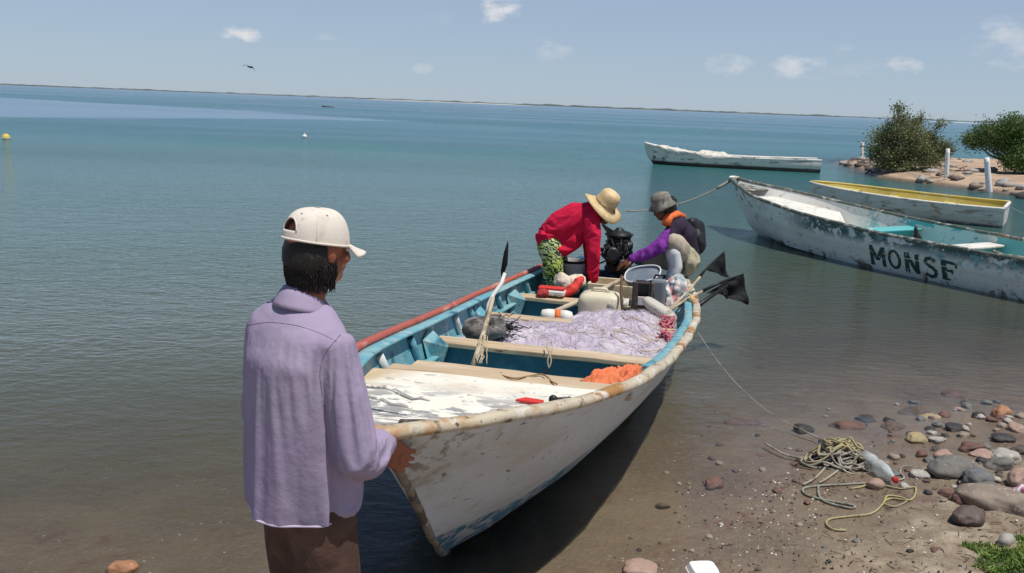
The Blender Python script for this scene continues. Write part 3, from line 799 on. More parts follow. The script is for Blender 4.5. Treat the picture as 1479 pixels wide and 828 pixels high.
# ------------------------------------------------------------------ people
SKIN = mat('sunburnt_brown_skin', (.30, .095, .05), .5, [((.17, .055, .03), 12, .5, .65)], [(60, .25, .004), (140, .2, .002)])
SKIND = mat('dark_brown_skin', (.15, .062, .038), .5, [((.10, .04, .025), 12, .5, .65)], [(60, .25, .004)])
HAIR = mat('black_hair', (.012, .010, .009), .55, [((.035, .03, .028), 30, .55, .7, (3, 3, .5))], [(50, .8, .01)])
EYE = mat('eye_white', (.75, .72, .68), .3); IRIS = mat('dark_iris', (.02, .012, .01), .2)
def frame(fw, up=(0, 0, 1)):
    f = Vector(fw).normalized(); u_ = Vector(up); u_ = (u_ - f * u_.dot(f)).normalized(); s_ = f.cross(u_)
    return f, s_, u_
def head_into(mb, c, fw, up=(0, 0, 1), k=1.0, neck=None):
    """c: centre of the cranium; face points along fw"""
    f, s_, u_ = frame(fw, up); c = Vector(c); rot = Matrix((s_, f, u_)).transposed()
    P = lambda a, b_, d: c + (s_ * a + f * b_ + u_ * d) * k
    mb.ball(P(0, -.005, .015), (.074 * k, .093 * k, .090 * k), rot, 18)
    mb.ball(P(0, .030, -.045), (.058 * k, .060 * k, .072 * k), rot, 16)
    mb.ball(P(0, .050, -.085), (.036 * k, .040 * k, .030 * k), rot, 12)
    mb.ball(P(0, .078, .012), (.052 * k, .018 * k, .014 * k), rot, 12)       # brow
    mb.chain([P(0, .088, .0), P(0, .104, -.030)], [.009 * k, .014 * k], 8)     # nose
    mb.ball(P(0, .086, -.058), (.026 * k, .012 * k, .008 * k), rot, 10)       # lips
    mb.ball(P(0, .084, -.070), (.022 * k, .012 * k, .007 * k), rot, 10)
    for sg in (-1, 1):
        mb.ball(P(sg * .045, .058, -.030), (.024 * k, .026 * k, .022 * k), rot, 10)
        mb.ball(P(sg * .076, -.004, -.014), (.009 * k, .018 * k, .030 * k), rot, 10)
    if neck: mb.chain([P(0, -.018, -.05), Vector(neck)], [.056 * k, .060 * k], 12)
    return P, rot
def eyes(P, rot, root, k=1.0):
    for sg in (-1, 1):
        mb = MB(); mb.ball(P(sg * .030, .078, -.006), .0115 * k, n=10); e = wbuild(mb, 'eye', EYE, root)
        mb = MB(); mb.ball(P(sg * .030, .0865, -.006), (.0055 * k,) * 3, n=8)
        o = wbuild(mb, 'iris', IRIS, root); o.parent = e
def hand_into(mb, wrist, knuckle, bend, side, k=1.0, curl=1.0, thumb=1):
    """palm from wrist to knuckle line; fingers run on and curl towards bend; side = across the palm"""
    wv, kv = Vector(wrist), Vector(knuckle); d = (kv - wv).normalized(); b_ = Vector(bend).normalized(); s_ = Vector(side).normalized()
    for q in (-.030, -.010, .010, .030):
        mb.chain([wv + s_ * q * .6 * k, wv.lerp(kv, .55) + s_ * q * .9 * k, kv + s_ * q * k], [.017 * k, .0155 * k, .0125 * k], 8)
    for i, (q, L) in enumerate(((-.033, .062), (-.011, .074), (.011, .078), (.032, .070))):
        p0 = kv + s_ * q * k; a = curl
        d1 = (d * math.cos(a * .7) + b_ * math.sin(a * .7)); d2 = (d * math.cos(a * 1.6) + b_ * math.sin(a * 1.6)); d3 = (d * math.cos(a * 2.3) + b_ * math.sin(a * 2.3))
        p1 = p0 + d1 * L * .45 * k; p2 = p1 + d2 * L * .33 * k; p3 = p2 + d3 * L * .26 * k
        mb.chain([p0 - d * .01, p0, p1, p2, p3], [.0100 * k, .0096 * k, .0086 * k, .0078 * k, .0066 * k], 8)
    t0 = wv.lerp(kv, .30) + s_ * .030 * thumb * k; t1 = t0 + (d * .5 + s_ * thumb * .75 + b_ * .3).normalized() * .036 * k
    t2 = t1 + (d * .85 + s_ * thumb * .15 + b_ * .5).normalized() * .032 * k
    mb.chain([t0, t1, t2, t2 + (d * .8 + b_ * .6).normalized() * .02 * k], [.0145 * k, .0125 * k, .0108 * k, .009 * k], 8)

# ---- man standing at the bow (back towards the camera)
YM = 2.42
root = empty('person', (-.60, 2.42, ground(-.6, 2.42)), 'standing man seen from behind in lilac shirt and white cap, hand on the boat', 'person')
F1 = Vector((.62, .78, 0)).normalized(); R1 = Vector((F1.y, -F1.x, 0))
def bp(z, a=0.0, b_=0.0, lean=True):     # body point: a to his right, b forward
    cx_ = interp(z, [0, .75, 1.0, 1.3, 1.5, 1.7], [-.60, -.595, -.608, -.612, -.602, -.568]); cy_ = interp(z, [0, .75, 1.3, 1.5, 1.7], [2.44, 2.44, 2.42, 2.45, 2.48])
    return Vector((cx_, cy_, z)) + R1 * a + F1 * b_
shR = bp(1.385, .168, -.0); shL = bp(1.42, -.155, .0)
elR = Vector((-.418, 2.30, 1.065)); wrR = at(552, 640, 2.455)
knR = at(572, 657, 2.51)
body = MB()
P1, rot1 = head_into(body, (-.568, 2.47, 1.625), (.66, .75, -.05), k=1.0, neck=bp(1.44))
body.chain([bp(.88), bp(1.1), bp(1.28), bp(1.38)], [.09, .09, .09, .055], 14)
body.chain([bp(1.30, -.02), bp(1.29, -.13), bp(1.1, -.19, .0), bp(.86, -.165, .13)], [.06, .05, .04, .03], 10)
body.chain([bp(1.30, .02), shR - Vector((.02, 0, .07)), elR, wrR], [.06, .048, .038, .029], 10)
for sg in (-1, 1):
    body.chain([bp(.86, sg * .062), bp(.45, sg * .088, .03), bp(.10, sg * .11, -.01), bp(.0, sg * .11, .0)], [.080, .056, .042, .04], 12)
    body.chain([bp(-.0, sg * .11, -.04), bp(-.02, sg * .12, .16)], [.04, .034], 10)
hs = (Vector((.05, -.25, -1))).normalized()
hand_into(body, wrR, knR, (.45, 1, -.55), Vector((.45, .1, 1)), k=1.08, curl=.75, thumb=1)
hand_into(body, bp(.86, -.165, .13), bp(.79, -.16, .16), F1, R1, curl=.5)
MAN = fuse(body, .0042, 3)
MAN2 = MB(); MAN2.v = [v.copy() for v in MAN.v]; MAN2.f = MAN.f; MAN2.m = MAN.m
wbuild(MAN2, 'body', SKIN, root)
eyes(P1, rot1, root)
# hair: a cap of dark hair down to the collar with ragged edge
hb = MB(); f_, s_, u_ = frame((.66, .75, -.05)); cc = Vector((-.568, 2.47, 1.625))
for i in range(4200):
    a = random.uniform(math.pi * .66, math.pi * 2.34); zt = random.uniform(-.105, -.022)
    if abs(a - 1.5 * math.pi) > 1.75: continue
    d = s_ * math.cos(a) + f_ * math.sin(a)
    rr = Vector((math.cos(a) * .081, math.sin(a) * .098))
    k_ = interp(zt, [-.12, -.06, .03], [.76, .92, .98])
    p = cc + (s_ * rr.x + f_ * rr.y) * k_ + u_ * zt
    q = p + u_ * -random.uniform(.014, .032) + (s_ * math.cos(a) + f_ * math.sin(a)) * random.uniform(-.008, .006)
    hb.tube([p, (p + q) / 2 + d * .003, q], [.0017, .0016, .0005], 3)
hb.ball(cc + f_ * -.024 + u_ * -.022, (.079, .080, .094), rot1, 18); hb.ball(cc + f_ * -.045 + u_ * -.085, (.058, .045, .05), rot1, 14)
wbuild(hb, 'hair', HAIR, root)
# shirt
SHIRT = mat('faded_lilac_cotton', (.335, .275, .395), .9, [((.38, .325, .43), 4, .5, .7), ((.235, .215, .30), 2.2, .5, .72)], [(9, .35, .02), (260, .35, .001)], spec=.15, var=.06)
SHIRTH = mat('pale_hem_stitching', (.52, .44, .58), .9, spec=.15)
sh = MB(); rings = []
for z, hw, hd, ob in ((.852, .205, .140, -.005), (.87, .207, .142, -.005), (.91, .203, .140, -.005), (.97, .195, .136, -.01), (1.05, .183, .128, -.015), (1.15, .174, .124, -.018), (1.25, .172, .120, -.02), (1.34, .180, .114, -.018), (1.405, .160, .098, -.010), (1.445, .108, .080, -.004), (1.475, .062, .056, .0)):
    r_ = []
    for j in range(36):
        a = 2 * math.pi * j / 36; e = 2.5
        ca, sa = math.cos(a), math.sin(a)
        x = math.copysign(abs(ca) ** (2 / e), ca) * hw; y = math.copysign(abs(sa) ** (2 / e), sa) * hd
        wob = 0 if z > 1.1 else (1.1 - z) * (.03 * math.sin(3 * a + 1.0) + .02 * math.sin(5 * a + .5))
        dz = (.02 * math.sin(a * 2 + .6) + .012 * math.sin(a * 5)) * max(0, (1.0 - z) / .23)
        k_ = 1 + wob / .2
        r_.append(bp(z, x * k_, y * k_ + ob) + Vector((0, 0, dz - (.12 * x if z > 1.2 else 0))))
    rings.append(r_)
sh.rings(rings)
hem = [p + (p - bp(.78)) * .0 for p in rings[0]]
sh.chain([bp(1.345, .06, -.01), shR + Vector((-.016, .0, -.030)), (shR * .5 + elR * .5) + Vector((.008, -.012, .0)), elR + Vector((0, -.008, .0)), elR.lerp(wrR, .5) + Vector((0, 0, -.018)), elR.lerp(wrR, .93)], [.068, .068, .061, .062, .064, .046], 18, flat=1.0)
sh.chain([bp(1.375, -.06), bp(1.355, -.150), bp(1.1, -.205, .0), bp(.9, -.17, .10)], [.075, .070, .058, .05], 16)
def W3(px, py, Y): p = at(px, py, Y); return (p.x, p.y, p.z)
FL = [ # (a, b, width, amplitude) creases on the back
    (W3(470, 505, 2.28), W3(455, 580, 2.28), .012, -.010), (W3(445, 510, 2.28), W3(430, 590, 2.28), .016, .010), (W3(462, 520, 2.28), W3(440, 600, 2.28), .010, .007),
    (W3(392, 480, 2.28), W3(400, 560, 2.27), .016, -.007), (W3(405, 600, 2.28), W3(470, 560, 2.26), .022, -.009), (W3(372, 640, 2.3), W3(420, 700, 2.28), .016, .010), (W3(365, 690, 2.3), W3(440, 735, 2.28), .014, -.009),
    (W3(430, 640, 2.27), W3(480, 730, 2.26), .018, .010), (W3(470, 620, 2.27), W3(505, 735, 2.26), .016, -.011), (W3(410, 660, 2.27), W3(455, 740, 2.26), .012, -.008),
    (W3(470, 470, 2.26), W3(460, 530, 2.27), .010, -.008), (W3(380, 440, 2.30), W3(490, 475, 2.22), .006, .004), (W3(382, 444, 2.30), W3(488, 480, 2.22), .004, -.0035),
    (W3(500, 560, 2.20), W3(535, 590, 2.27), .010, -.008), (W3(495, 585, 2.20), W3(530, 615, 2.29), .009, .008), (W3(505, 600, 2.22), W3(545, 625, 2.33), .008, -.008), (W3(520, 600, 2.22), W3(555, 640, 2.4), .008, .007),
    (W3(490, 500, 2.18), W3(512, 545, 2.2), .010, -.006), (W3(520, 520, 2.18), W3(500, 560, 2.2), .010, .006), (W3(495, 690, 2.3), W3(540, 700, 2.35), .012, .010), (W3(500, 720, 2.3), W3(540, 745, 2.35), .012, -.010)]
rf = random.Random(5)
for i in range(40):
    if i < 30:
        px_ = rf.uniform(360, 500); py_ = rf.uniform(500, 720); an = rf.choice((1.35, 1.8, 1.1, 2.1)) + rf.uniform(-.25, .25); ln = rf.uniform(35, 100)
        a = W3(px_, py_, 2.28); c_ = W3(px_ + ln * math.cos(an), py_ + ln * math.sin(an), 2.28)
    else:
        t = rf.random(); q = shR.lerp(elR, rf.uniform(.35, 1)) if t < .5 else elR.lerp(wrR, rf.uniform(.0, .9))
        a = tuple(q + Vector((-.05, -.06, rf.uniform(-.03, .04)))); c_ = tuple(q + Vector((.07, -.05, rf.uniform(-.05, .03))))
    FL.append((a, c_, rf.uniform(.007, .014), rf.choice((-1, 1)) * rf.uniform(.003, .008) * (1 if i < 30 else .5)))
FL = [(a, b_, w_ * 1.0, am * 1.35) for a, b_, w_, am in FL]
for a, b_ in (((1.385, -.165), (1.375, -.02)), ((1.375, -.02), (1.375, .14))):      # yoke seam
    FL.append((tuple(bp(a[0] - .03, a[1], -.12)), tuple(bp(b_[0] - .03, b_[1], -.12)), .0045, -.004))
FL.append((tuple(bp(1.41, .15, -.07)), tuple(bp(1.20, .165, -.11)), .006, -.007))
form = MB(); form.chain([bp(.90, 0, -.015), bp(1.1, 0, -.02), bp(1.31, 0, -.025), bp(1.40, 0, -.015)], [.158, .156, .162, .11], 20, flat=.66, up=tuple(F1))
form.chain([bp(1.34, .05), shR - Vector((.015, 0, .05)), elR, wrR], [.060, .052, .042, .032], 12)
form.chain([bp(1.34, -.05), bp(1.32, -.135), bp(1.1, -.19, .0), bp(.9, -.17, .10)], [.060, .052, .042, .032], 12)
def _cut(c, n): return ((c - elR.lerp(wrR, .93)).length < .060 and n.dot((wrR - elR).normalized()) > .5)
shirt = cloth(sh, .0105, fuse(form, .014, 2), lambda c: 1.0 if c.z > 1.38 else (.9 if (c - elR.lerp(wrR, .90)).length < .055 else 0.0), _cut, 18, .032, stiff=14, bend=1.6, hemz=.862)
SH = wbuild(shirt, 'shirt', SHIRT, root, sub=1, solid=.002)
# stitched seams and the pale hem, laid on the draped cloth
from mathutils.bvhtree import BVHTree
bvh = BVHTree.FromPolygons([SH.parent.location + v.co for v in SH.data.vertices], [tuple(p.vertices) for p in SH.data.polygons])
SEAM = mat('dark_lilac_stitching', (.16, .12, .20), .9, spec=.1)
def seam(pxs, r_, m_, name):
    pts = []
    for p in smooth_pts([(x, y, 0) for x, y in pxs], 6):
        d = ray(p.x, p.y).normalized(); h = bvh.ray_cast(CP, d)
        if h[0] is not None: pts.append(h[0] + h[1] * .0006)
    if len(pts) > 3:
        mb = MB(); mb.tube(pts, r_, 5, .5); o = wbuild(mb, name, m_, root); o.parent = SH
seam([(358, 470), (390, 466), (430, 471), (465, 483), (486, 494)], .0016, SEAM, 'yoke_seam')
seam([(492, 484), (480, 497), (468, 514), (462, 540), (466, 575), (474, 605)], .0016, SEAM, 'armhole_seam')
cnt = {}
for p in SH.data.polygons:
    vs_ = list(p.vertices)
    for a, b_ in zip(vs_, vs_[1:] + vs_[:1]): cnt[(min(a, b_), max(a, b_))] = cnt.get((min(a, b_), max(a, b_)), 0) + 1
adj = {}
for (a, b_), c_ in cnt.items():
    if c_ == 1: adj.setdefault(a, []).append(b_); adj.setdefault(b_, []).append(a)
best = []; left = set(adj)
while left:
    a = left.pop(); loop = [a]
    while True:
        nx = [q for q in adj[loop[-1]] if q in left]
        if not nx: break
        left.discard(nx[0]); loop.append(nx[0])
    if len(loop) > len(best): best = loop
HP = [SH.parent.location + SH.data.vertices[i].co for i in best]
n_ = len(HP); HS = [sum((HP[(i + k) % n_] for k in range(-3, 4)), Vector()) / 7 for i in range(0, n_, 2)]
mb = MB(); mb.tube(HS, .0042, 6, closed=True); o = wbuild(mb, 'hem', SHIRTH, root); o.parent = SH
# collar, hem band, yoke seam, cuff
mb = MB(); cr_ = []
for z, hw, hd, o_ in ((1.455, .064, .060, .0), (1.486, .056, .053, .004), (1.500, .054, .051, .006), (1.498, .057, .054, .004), (1.480, .065, .062, -.002), (1.456, .077, .071, -.004), (1.444, .081, .075, -.004)):
    cr_.append([bp(z, math.cos(2 * math.pi * j / 30) * hw, math.sin(2 * math.pi * j / 30) * hd + o_ - .006) + Vector((0, 0, -.018 * math.sin(2 * math.pi * j / 30))) for j in range(30)])
mb.rings(cr_, cap=False); o = wbuild(mb, 'collar', SHIRT, root, solid=.003); o.parent = SH
mb = MB(); dcf = (wrR - elR).normalized(); mb.lathe([(.043, -.028), (.0455, -.02), (.0455, .016), (.040, .022), (.036, .018)], elR.lerp(wrR, .93), dcf, 22); o = wbuild(mb, 'cuff', SHIRT, root); o.parent = SH
# trousers
PANTS = mat('brown_trousers', (.075, .042, .032), .75, [((.15, .085, .06), 3, .5, .65), ((.09, .045, .03), 6, .55, .7)], [(10, .5, .02), (200, .3, .001)], spec=.25)
pn = MB(); pn.chain([bp(.93), bp(.84)], [.110, .115], 16)
for sg in (-1, 1):
    pn.chain([bp(.86, sg * .062), bp(.65, sg * .076, .01), bp(.45, sg * .088, .03), bp(.12, sg * .11, -.0)], [.104, .098, .085, .072], 16)
wbuild(fuse(pn, .010, 3, folds([(W3(400, 770, 2.3), W3(440, 828, 2.3), .014, .012), (W3(480, 790, 2.3), W3(520, 770, 2.3), .014, .012), (W3(470, 828, 2.3), W3(520, 800, 2.3), .012, -.010)], 7, .012, 5)), 'trousers', PANTS, root)
# cap
CAPW = mat('off_white_cap_cotton', (.70, .64, .56), .85, [((.52, .46, .38), 6, .50, .68), ((.40, .34, .27), 14, .62, .72)], [(14, .35, .008), (300, .3, .001)], spec=.15)
f_, s_, u_ = frame((.68, .73, -.06), (.0, .0, 1)); cc = Vector((-.568, 2.465, 1.650)); rotc = Matrix((s_, f_, u_)).transposed()
mb = MB(); NA, NE = 64, 22; P = {}
def capp(a, e, off=0.0):
    r_ = .96 * math.cos(e) ** .62; bulge = 1 + .018 * abs(math.sin(3 * a))
    return cc + s_ * math.cos(a) * (.0865 + off) * r_ * bulge + f_ * (math.sin(a) * (.103 + off) * r_ * bulge) + u_ * (.098 * math.sin(e) ** .95 - .012 - .012 * math.sin(a) * (1 - math.sin(e)))
idx = {}; vs = []; fs = []
for i in range(NE + 1):
    e = (math.pi / 2 - .02) * i / NE
    for j in range(NA):
        vs.append(capp(2 * math.pi * j / NA, e))
for i in range(NE):
    for j in range(NA):
        am = 2 * math.pi * (j + .5) / NA; em = (i + .5) / NE
        da = (am - 1.5 * math.pi) / .40; de = (em - .17) / .30
        if em > .17 and da * da + de * de < 1: continue
        a_, b_ = i * NA + j, i * NA + (j + 1) % NA
        fs.append((a_, b_, b_ + NA, a_ + NA))
top = len(vs); vs.append(capp(0, math.pi / 2)); fs += [(NE * NA + j, NE * NA + (j + 1) % NA, top) for j in range(NA)]
mb.add(vs, fs); CAPO = wbuild(mb, 'cap', CAPW, root, solid=.0025)
mb = MB(); mb.tube([capp(2 * math.pi * j / 60, .015, .0025) for j in range(60)], .0035, 6, closed=True); o = wbuild(mb, 'sweatband_edge', CAPW, root); o.parent = CAPO
mb = MB(); mb.tube([capp(1.5 * math.pi + t, .30 + .02 * math.cos(t * 4), .001) + Vector((0, 0, .002)) for t in np.linspace(-.42, .0, 8)] + [], .004, 5)
mb.v = []; mb.f = []; mb.m = []
ring_o = []
for k in range(24):
    th = math.pi * k / 23; am = 1.5 * math.pi + .41 * math.cos(th); em = .17 + .31 * math.sin(th)
    ring_o.append(capp(am, (math.pi / 2) * em, .0012))
mb.tube(ring_o, .0028, 6); o = wbuild(mb, 'opening_trim', CAPW, root); o.parent = CAPO
mb = MB(); mb.ball(capp(0, math.pi / 2) + u_ * .002, (.008, .008, .004), rotc, 10)
o = wbuild(mb, 'button', mat('grey_button', (.25, .24, .22), .6), root); o.parent = CAPO
EYL = mat('grey_eyelet', (.18, .17, .16), .6)
for am in (1.5 * math.pi - .75, 1.5 * math.pi + .35, 1.5 * math.pi + 1.45):
    mb = MB(); mb.ball(capp(am, .98, .0012), .0032, n=8); o = wbuild(mb, 'eyelet', EYL, root); o.parent = CAPO
for am in (1.5 * math.pi, 1.5 * math.pi + 1.047, 1.5 * math.pi - 1.047, math.pi / 2, math.pi / 2 + 1.047, math.pi / 2 - 1.047):
    mb = MB(); e0 = .78 if am == 1.5 * math.pi else .05
    mb.tube([capp(am, e, .0012) for e in np.linspace(e0, 1.5, 14)], .0012, 5); o = wbuild(mb, 'seam', CAPW, root); o.parent = CAPO
mb = MB(); P = []
for i in range(9):
    q = i / 8; row = []
    for j in range(19):
        t = -1 + 2 * j / 18; a = math.pi / 2 + t * .93
        p = capp(a, .04, .001); ext = .062 * q * (1 - t * t * .80) ** .45
        row.append(p + f_ * ext + s_ * math.cos(a) * .012 * q - u_ * (.030 * q - .006 * q * q + .012 * t * t * q) )
    P.append(row)
mb.grid(P); o = wbuild(mb, 'brim', CAPW, root, solid=.005); o.parent = CAPO

# ---- man in red bending over in the stern
def ch(mb, pts, rad, **k): return mb.chain([at(*p) for p in pts], rad, **k)
def zat(px, py, Y): return at(px, py, Y).z
fl = .02
root = empty('person', (at(800, 410, 8.05).x, 8.05, fl), 'bending man in bright red jumper, straw hat and patterned green trousers', 'person')
red = MB()
ch(red, [(795, 340, 8.10), (812, 322, 8.08), (834, 311, 8.06), (851, 310, 8.04)], [.150, .165, .165, .130], n=18, up=(0, 1, 0))
ch(red, [(795, 343, 8.10), (811, 350, 8.02), (826, 336, 8.02)], [.125, .118, .11], n=16)
ch(red, [(851, 308, 8.02), (862, 300, 8.02)], [.10, .07], n=14)
ch(red, [(853, 314, 7.92), (857, 335, 7.86), (857, 362, 7.84), (856, 388, 7.86), (857, 402, 7.88)], [.088, .078, .068, .066, .052], n=16)
ch(red, [(848, 312, 8.16), (848, 340, 8.24), (851, 366, 8.26), (852, 398, 8.20)], [.085, .066, .056, .046], n=14)
REDC = mat('bright_red_knit', (.56, .012, .050), .85, [((.46, .010, .045), 5, .5, .7)], [(12, .35, .02), (150, .4, .002)], spec=.15, var=.06)
wf = []
for (a, b_, wd, am) in (((812, 345), (826, 330), .02, -.02), ((820, 350), (838, 330), .016, .018), ((828, 352), (845, 335), .016, -.018), ((806, 352), (818, 336), .018, .015), ((836, 345), (848, 326), .014, .012), ((785, 352), (812, 376), .02, .01),
                        ((848, 335), (866, 342), .012, -.010), ((849, 365), (866, 372), .012, -.012), ((849, 380), (866, 386), .010, .012), ((849, 350), (864, 356), .012, .010), ((850, 392), (864, 396), .008, -.010)):
    wf.append((W3(a[0], a[1], 7.88), W3(b_[0], b_[1], 7.86), wd * 1.3, am))
rform = MB()
ch(rform, [(797, 340, 8.10), (812, 324, 8.08), (834, 313, 8.06), (850, 312, 8.04)], [.125, .135, .135, .105], n=16)
ch(rform, [(854, 316, 7.93), (857, 362, 7.85), (857, 404, 7.88)], [.062, .050, .036], n=12); ch(rform, [(849, 316, 8.16), (851, 366, 8.26), (852, 400, 8.20)], [.062, .045, .034], n=12)
hemv = at(795, 352, 8.05)
jump = cloth(red, .019, fuse(rform, .020, 2), lambda c: 1.0 if (c - at(862, 300, 8.02)).length < .09 or c.z < at(857, 398, 7.88).z or (c - at(788, 352, 8.08)).length < .13 else 0.0, lambda c, n: False, 22, .06, stiff=15, bend=1.5)
wbuild(jump, 'jumper', REDC, root, sub=1)
# trousers: green zigzag print
m, g, b, out = newmat('green_zigzag_print'); co = g.new('ShaderNodeTexCoord').outputs['Object']
wv_ = g.new('ShaderNodeTexWave', wave_type='BANDS', bands_direction='DIAGONAL'); g.put(wv_.inputs['Vector'], g.scale(co, (1, 1, 1.6))); wv_.inputs['Scale'].default_value = 9; wv_.inputs['Distortion'].default_value = 9; wv_.inputs['Detail'].default_value = 2; wv_.inputs['Detail Scale'].default_value = 2.4
g.put(b.inputs['Base Color'], g.mix(g.ramp(wv_.outputs[0], .42, .55), (.015, .03, .022), g.mix(g.ramp(g.noise(co, 5, 3), .45, .6), (.42, .55, .10), (.50, .56, .36)))); b.inputs['Roughness'].default_value = .85
ZIG = m
pn = MB()
ch(pn, [(794, 348, 8.12), (797, 362, 8.08)], [.13, .128], n=16)
pn.chain([at(796, 358, 8.02), at(798, 382, 7.98), at(799, 405, 8.0), Vector((at(799, 405, 8.0).x, 8.02, fl + .12))], [.118, .103, .090, .08], 16)
pn.chain([at(800, 360, 8.24), at(806, 385, 8.22), at(806, 408, 8.25), Vector((at(806, 408, 8.25).x, 8.25, fl + .12))], [.115, .098, .082, .07], 16)
wbuild(fuse(pn, .013, 3, folds([], 6, .015, 2)), 'trousers', ZIG, root)
bd = MB(); hc_ = at(874, 305, 8.02); hf = Vector((.75, -.22, -.62)); hu = Vector((.50, -.30, .80))
P2, rot2 = head_into(bd, hc_, hf, hu, k=1.0, neck=at(856, 308, 8.04))
ch(bd, [(797, 350, 8.1), (812, 325, 8.1), (850, 311, 8.05)], [.10, .11, .09], n=14)
ch(bd, [(853, 314, 7.94), (857, 362, 7.86), (857, 406, 7.90)], [.05, .04, .030], n=10)
ch(bd, [(850, 314, 8.16), (851, 366, 8.26), (852, 404, 8.18)], [.05, .038, .028], n=10)
for dx, dy in ((0, 0), (6, .24)):
    bd.chain([at(797 + dx, 356, 8.04 + dy), at(799 + dx, 405, 8.02 + dy), Vector((at(799 + dx, 405, 8.0).x, 8.03 + dy, fl + .06))], [.08, .05, .04], 10)
    q = Vector((at(799 + dx, 405, 8.0).x, 8.02 + dy, fl + .03)); bd.chain([q, q + Vector((.17, -.03, 0))], [.04, .032], 10)
w_ = at(857, 405, 7.90); hand_into(bd, w_, w_ + Vector((.01, -.01, -.085)), (-1, .2, -.2), (.2, 1, 0), k=1.1, curl=.8, thumb=-1)
w_ = at(852, 403, 8.18); hand_into(bd, w_, w_ + Vector((.01, -.01, -.085)), (1, .2, -.2), (.2, 1, 0), k=1.1, curl=.8, thumb=-1)
wbuild(fuse(bd, .0075, 2), 'body', SKIND, root); eyes(P2, rot2, root)
mb = MB(); mb.ball(hc_ - Vector(hf).normalized() * .02 + Vector(hu).normalized() * .02, (.082, .095, .09), rot2, 16, .08, 2, 9); wbuild(mb, 'hair', HAIR, root)
STRAW = mat('woven_straw', (.62, .46, .24), .75, [((.48, .33, .15), 40, .5, .62, (1, 1, 4)), ((.70, .55, .32), 12, .5, .65)], [(90, .5, .004)])
ax_ = Vector((.52, -.30, .80)).normalized(); hb0 = at(872, 297, 8.0)
mb = MB(); mb.lathe([(.200, -.030), (.203, -.020), (.150, -.002), (.110, .012), (.102, .030), (.100, .085), (.092, .130), (.075, .152), (.040, .162), (.004, .163)], hb0, ax_, 32)
for v in mb.v:
    q = v - hb0; r_ = (q - ax_ * q.dot(ax_)).length
    if r_ > .12: v += ax_ * (r_ - .12) * .28 * math.sin(math.atan2(q.y, q.x) * 2 + .5)
HAT = wbuild(mb, 'straw_hat', STRAW, root, autos=None)
mb = MB(); mb.lathe([(.1035, .022), (.106, .026), (.105, .044), (.1025, .048)], hb0, ax_, 32, cap=False); o = wbuild(mb, 'hat_band', mat('braided_straw_band', (.42, .28, .13), .8, [((.6, .45, .25), 60, .5, .6)]), root, solid=.002); o.parent = HAT

# ---- man sitting on the stern gunwale
root = empty('person', (at(985, 400, 8.2).x, 8.2, .47), 'seated man in grey bucket hat with purple sleeves and white boots, reaching toward motor', 'person')
DARKS = mat('dark_plum_shirt', (.035, .025, .045), .85, [((.07, .05, .08), 5, .5, .7)], [(12, .4, .02)], spec=.15)
PURP = mat('purple_sleeve', (.20, .035, .30), .8, [((.11, .02, .17), 7, .5, .62), ((.32, .10, .42), 12, .58, .68)], [(20, .5, .01)], spec=.2)
bd = MB(); hc_ = at(957, 299, 8.12); P3, rot3 = head_into(bd, hc_, (-.80, -.30, -.42), (-.35, -.05, .9), k=1.0, neck=at(972, 322, 8.18))
ch(bd, [(990, 372, 8.25), (986, 345, 8.22), (976, 324, 8.18)], [.10, .11, .08], n=14)
ch(bd, [(975, 326, 8.06), (952, 357, 7.95), (916, 375, 8.02)], [.05, .042, .030], n=10)
ch(bd, [(978, 326, 8.30), (962, 350, 8.42), (930, 368, 8.40)], [.05, .04, .03], n=10)
ch(bd, [(990, 378, 8.12), (972, 356, 7.98), (975, 385, 8.0), (968, 425, 8.0)], [.085, .066, .05, .038], n=12)
ch(bd, [(988, 378, 8.32), (940, 374, 8.30), (936, 405, 8.32), (934, 425, 8.32)], [.085, .062, .045, .038], n=12)
w_ = at(914, 375, 8.02); hand_into(bd, w_, at(902, 380, 8.03), (-.3, .2, -1), (0, 1, .2), k=1.1, curl=.6, thumb=-1)
w_ = at(930, 368, 8.40); hand_into(bd, w_, at(918, 374, 8.40), (-.3, .2, -1), (0, 1, .2), k=1.1, curl=.6, thumb=-1)
wbuild(fuse(bd, .0075, 2), 'body', SKIND, root); eyes(P3, rot3, root)
mb = MB(); rt = rot3; mb.ball(hc_ + Vector((.03, .01, .0)), (.084, .098, .100), rt, 16, .15, 3, 8); mb.ball(at(969, 300, 8.16), (.06, .05, .07), None, 14, .4, 5, 9); mb.ball(at(972, 291, 8.18), (.035, .035, .05), None, 10, .5, 6, 8)
wbuild(mb, 'hair', HAIR, root)
sh = MB()
ch(sh, [(992, 376, 8.26), (990, 358, 8.26), (985, 338, 8.23), (978, 327, 8.19)], [.125, .13, .135, .105], n=16, up=(0, 1, 0))
ch(sh, [(976, 328, 8.08), (966, 343, 8.02)], [.088, .072], n=14); ch(sh, [(979, 328, 8.28), (968, 345, 8.38)], [.085, .07], n=14)
wbuild(fuse(sh, .012, 3, folds([], 6, .015, 4)), 'shirt', DARKS, root)
sl = MB(); ch(sl, [(969, 338, 8.04), (952, 357, 7.95), (932, 368, 7.99), (914, 374, 8.02)], [.074, .066, .058, .046], n=16)
sl2 = MB(); ch(sl2, [(970, 342, 8.36), (958, 354, 8.42), (932, 367, 8.40)], [.07, .06, .045], n=14)
wbuild(fuse(sl, .010, 2, folds([], 14, .016, 6)), 'sleeve', PURP, root); wbuild(fuse(sl2, .012, 2, folds([], 14, .014, 7)), 'sleeve', PURP, root)
ORG = mat('orange_life_vest_cloth', (.75, .16, .035), .7, [((.60, .10, .03), 6, .5, .65)], [(14, .5, .01)])
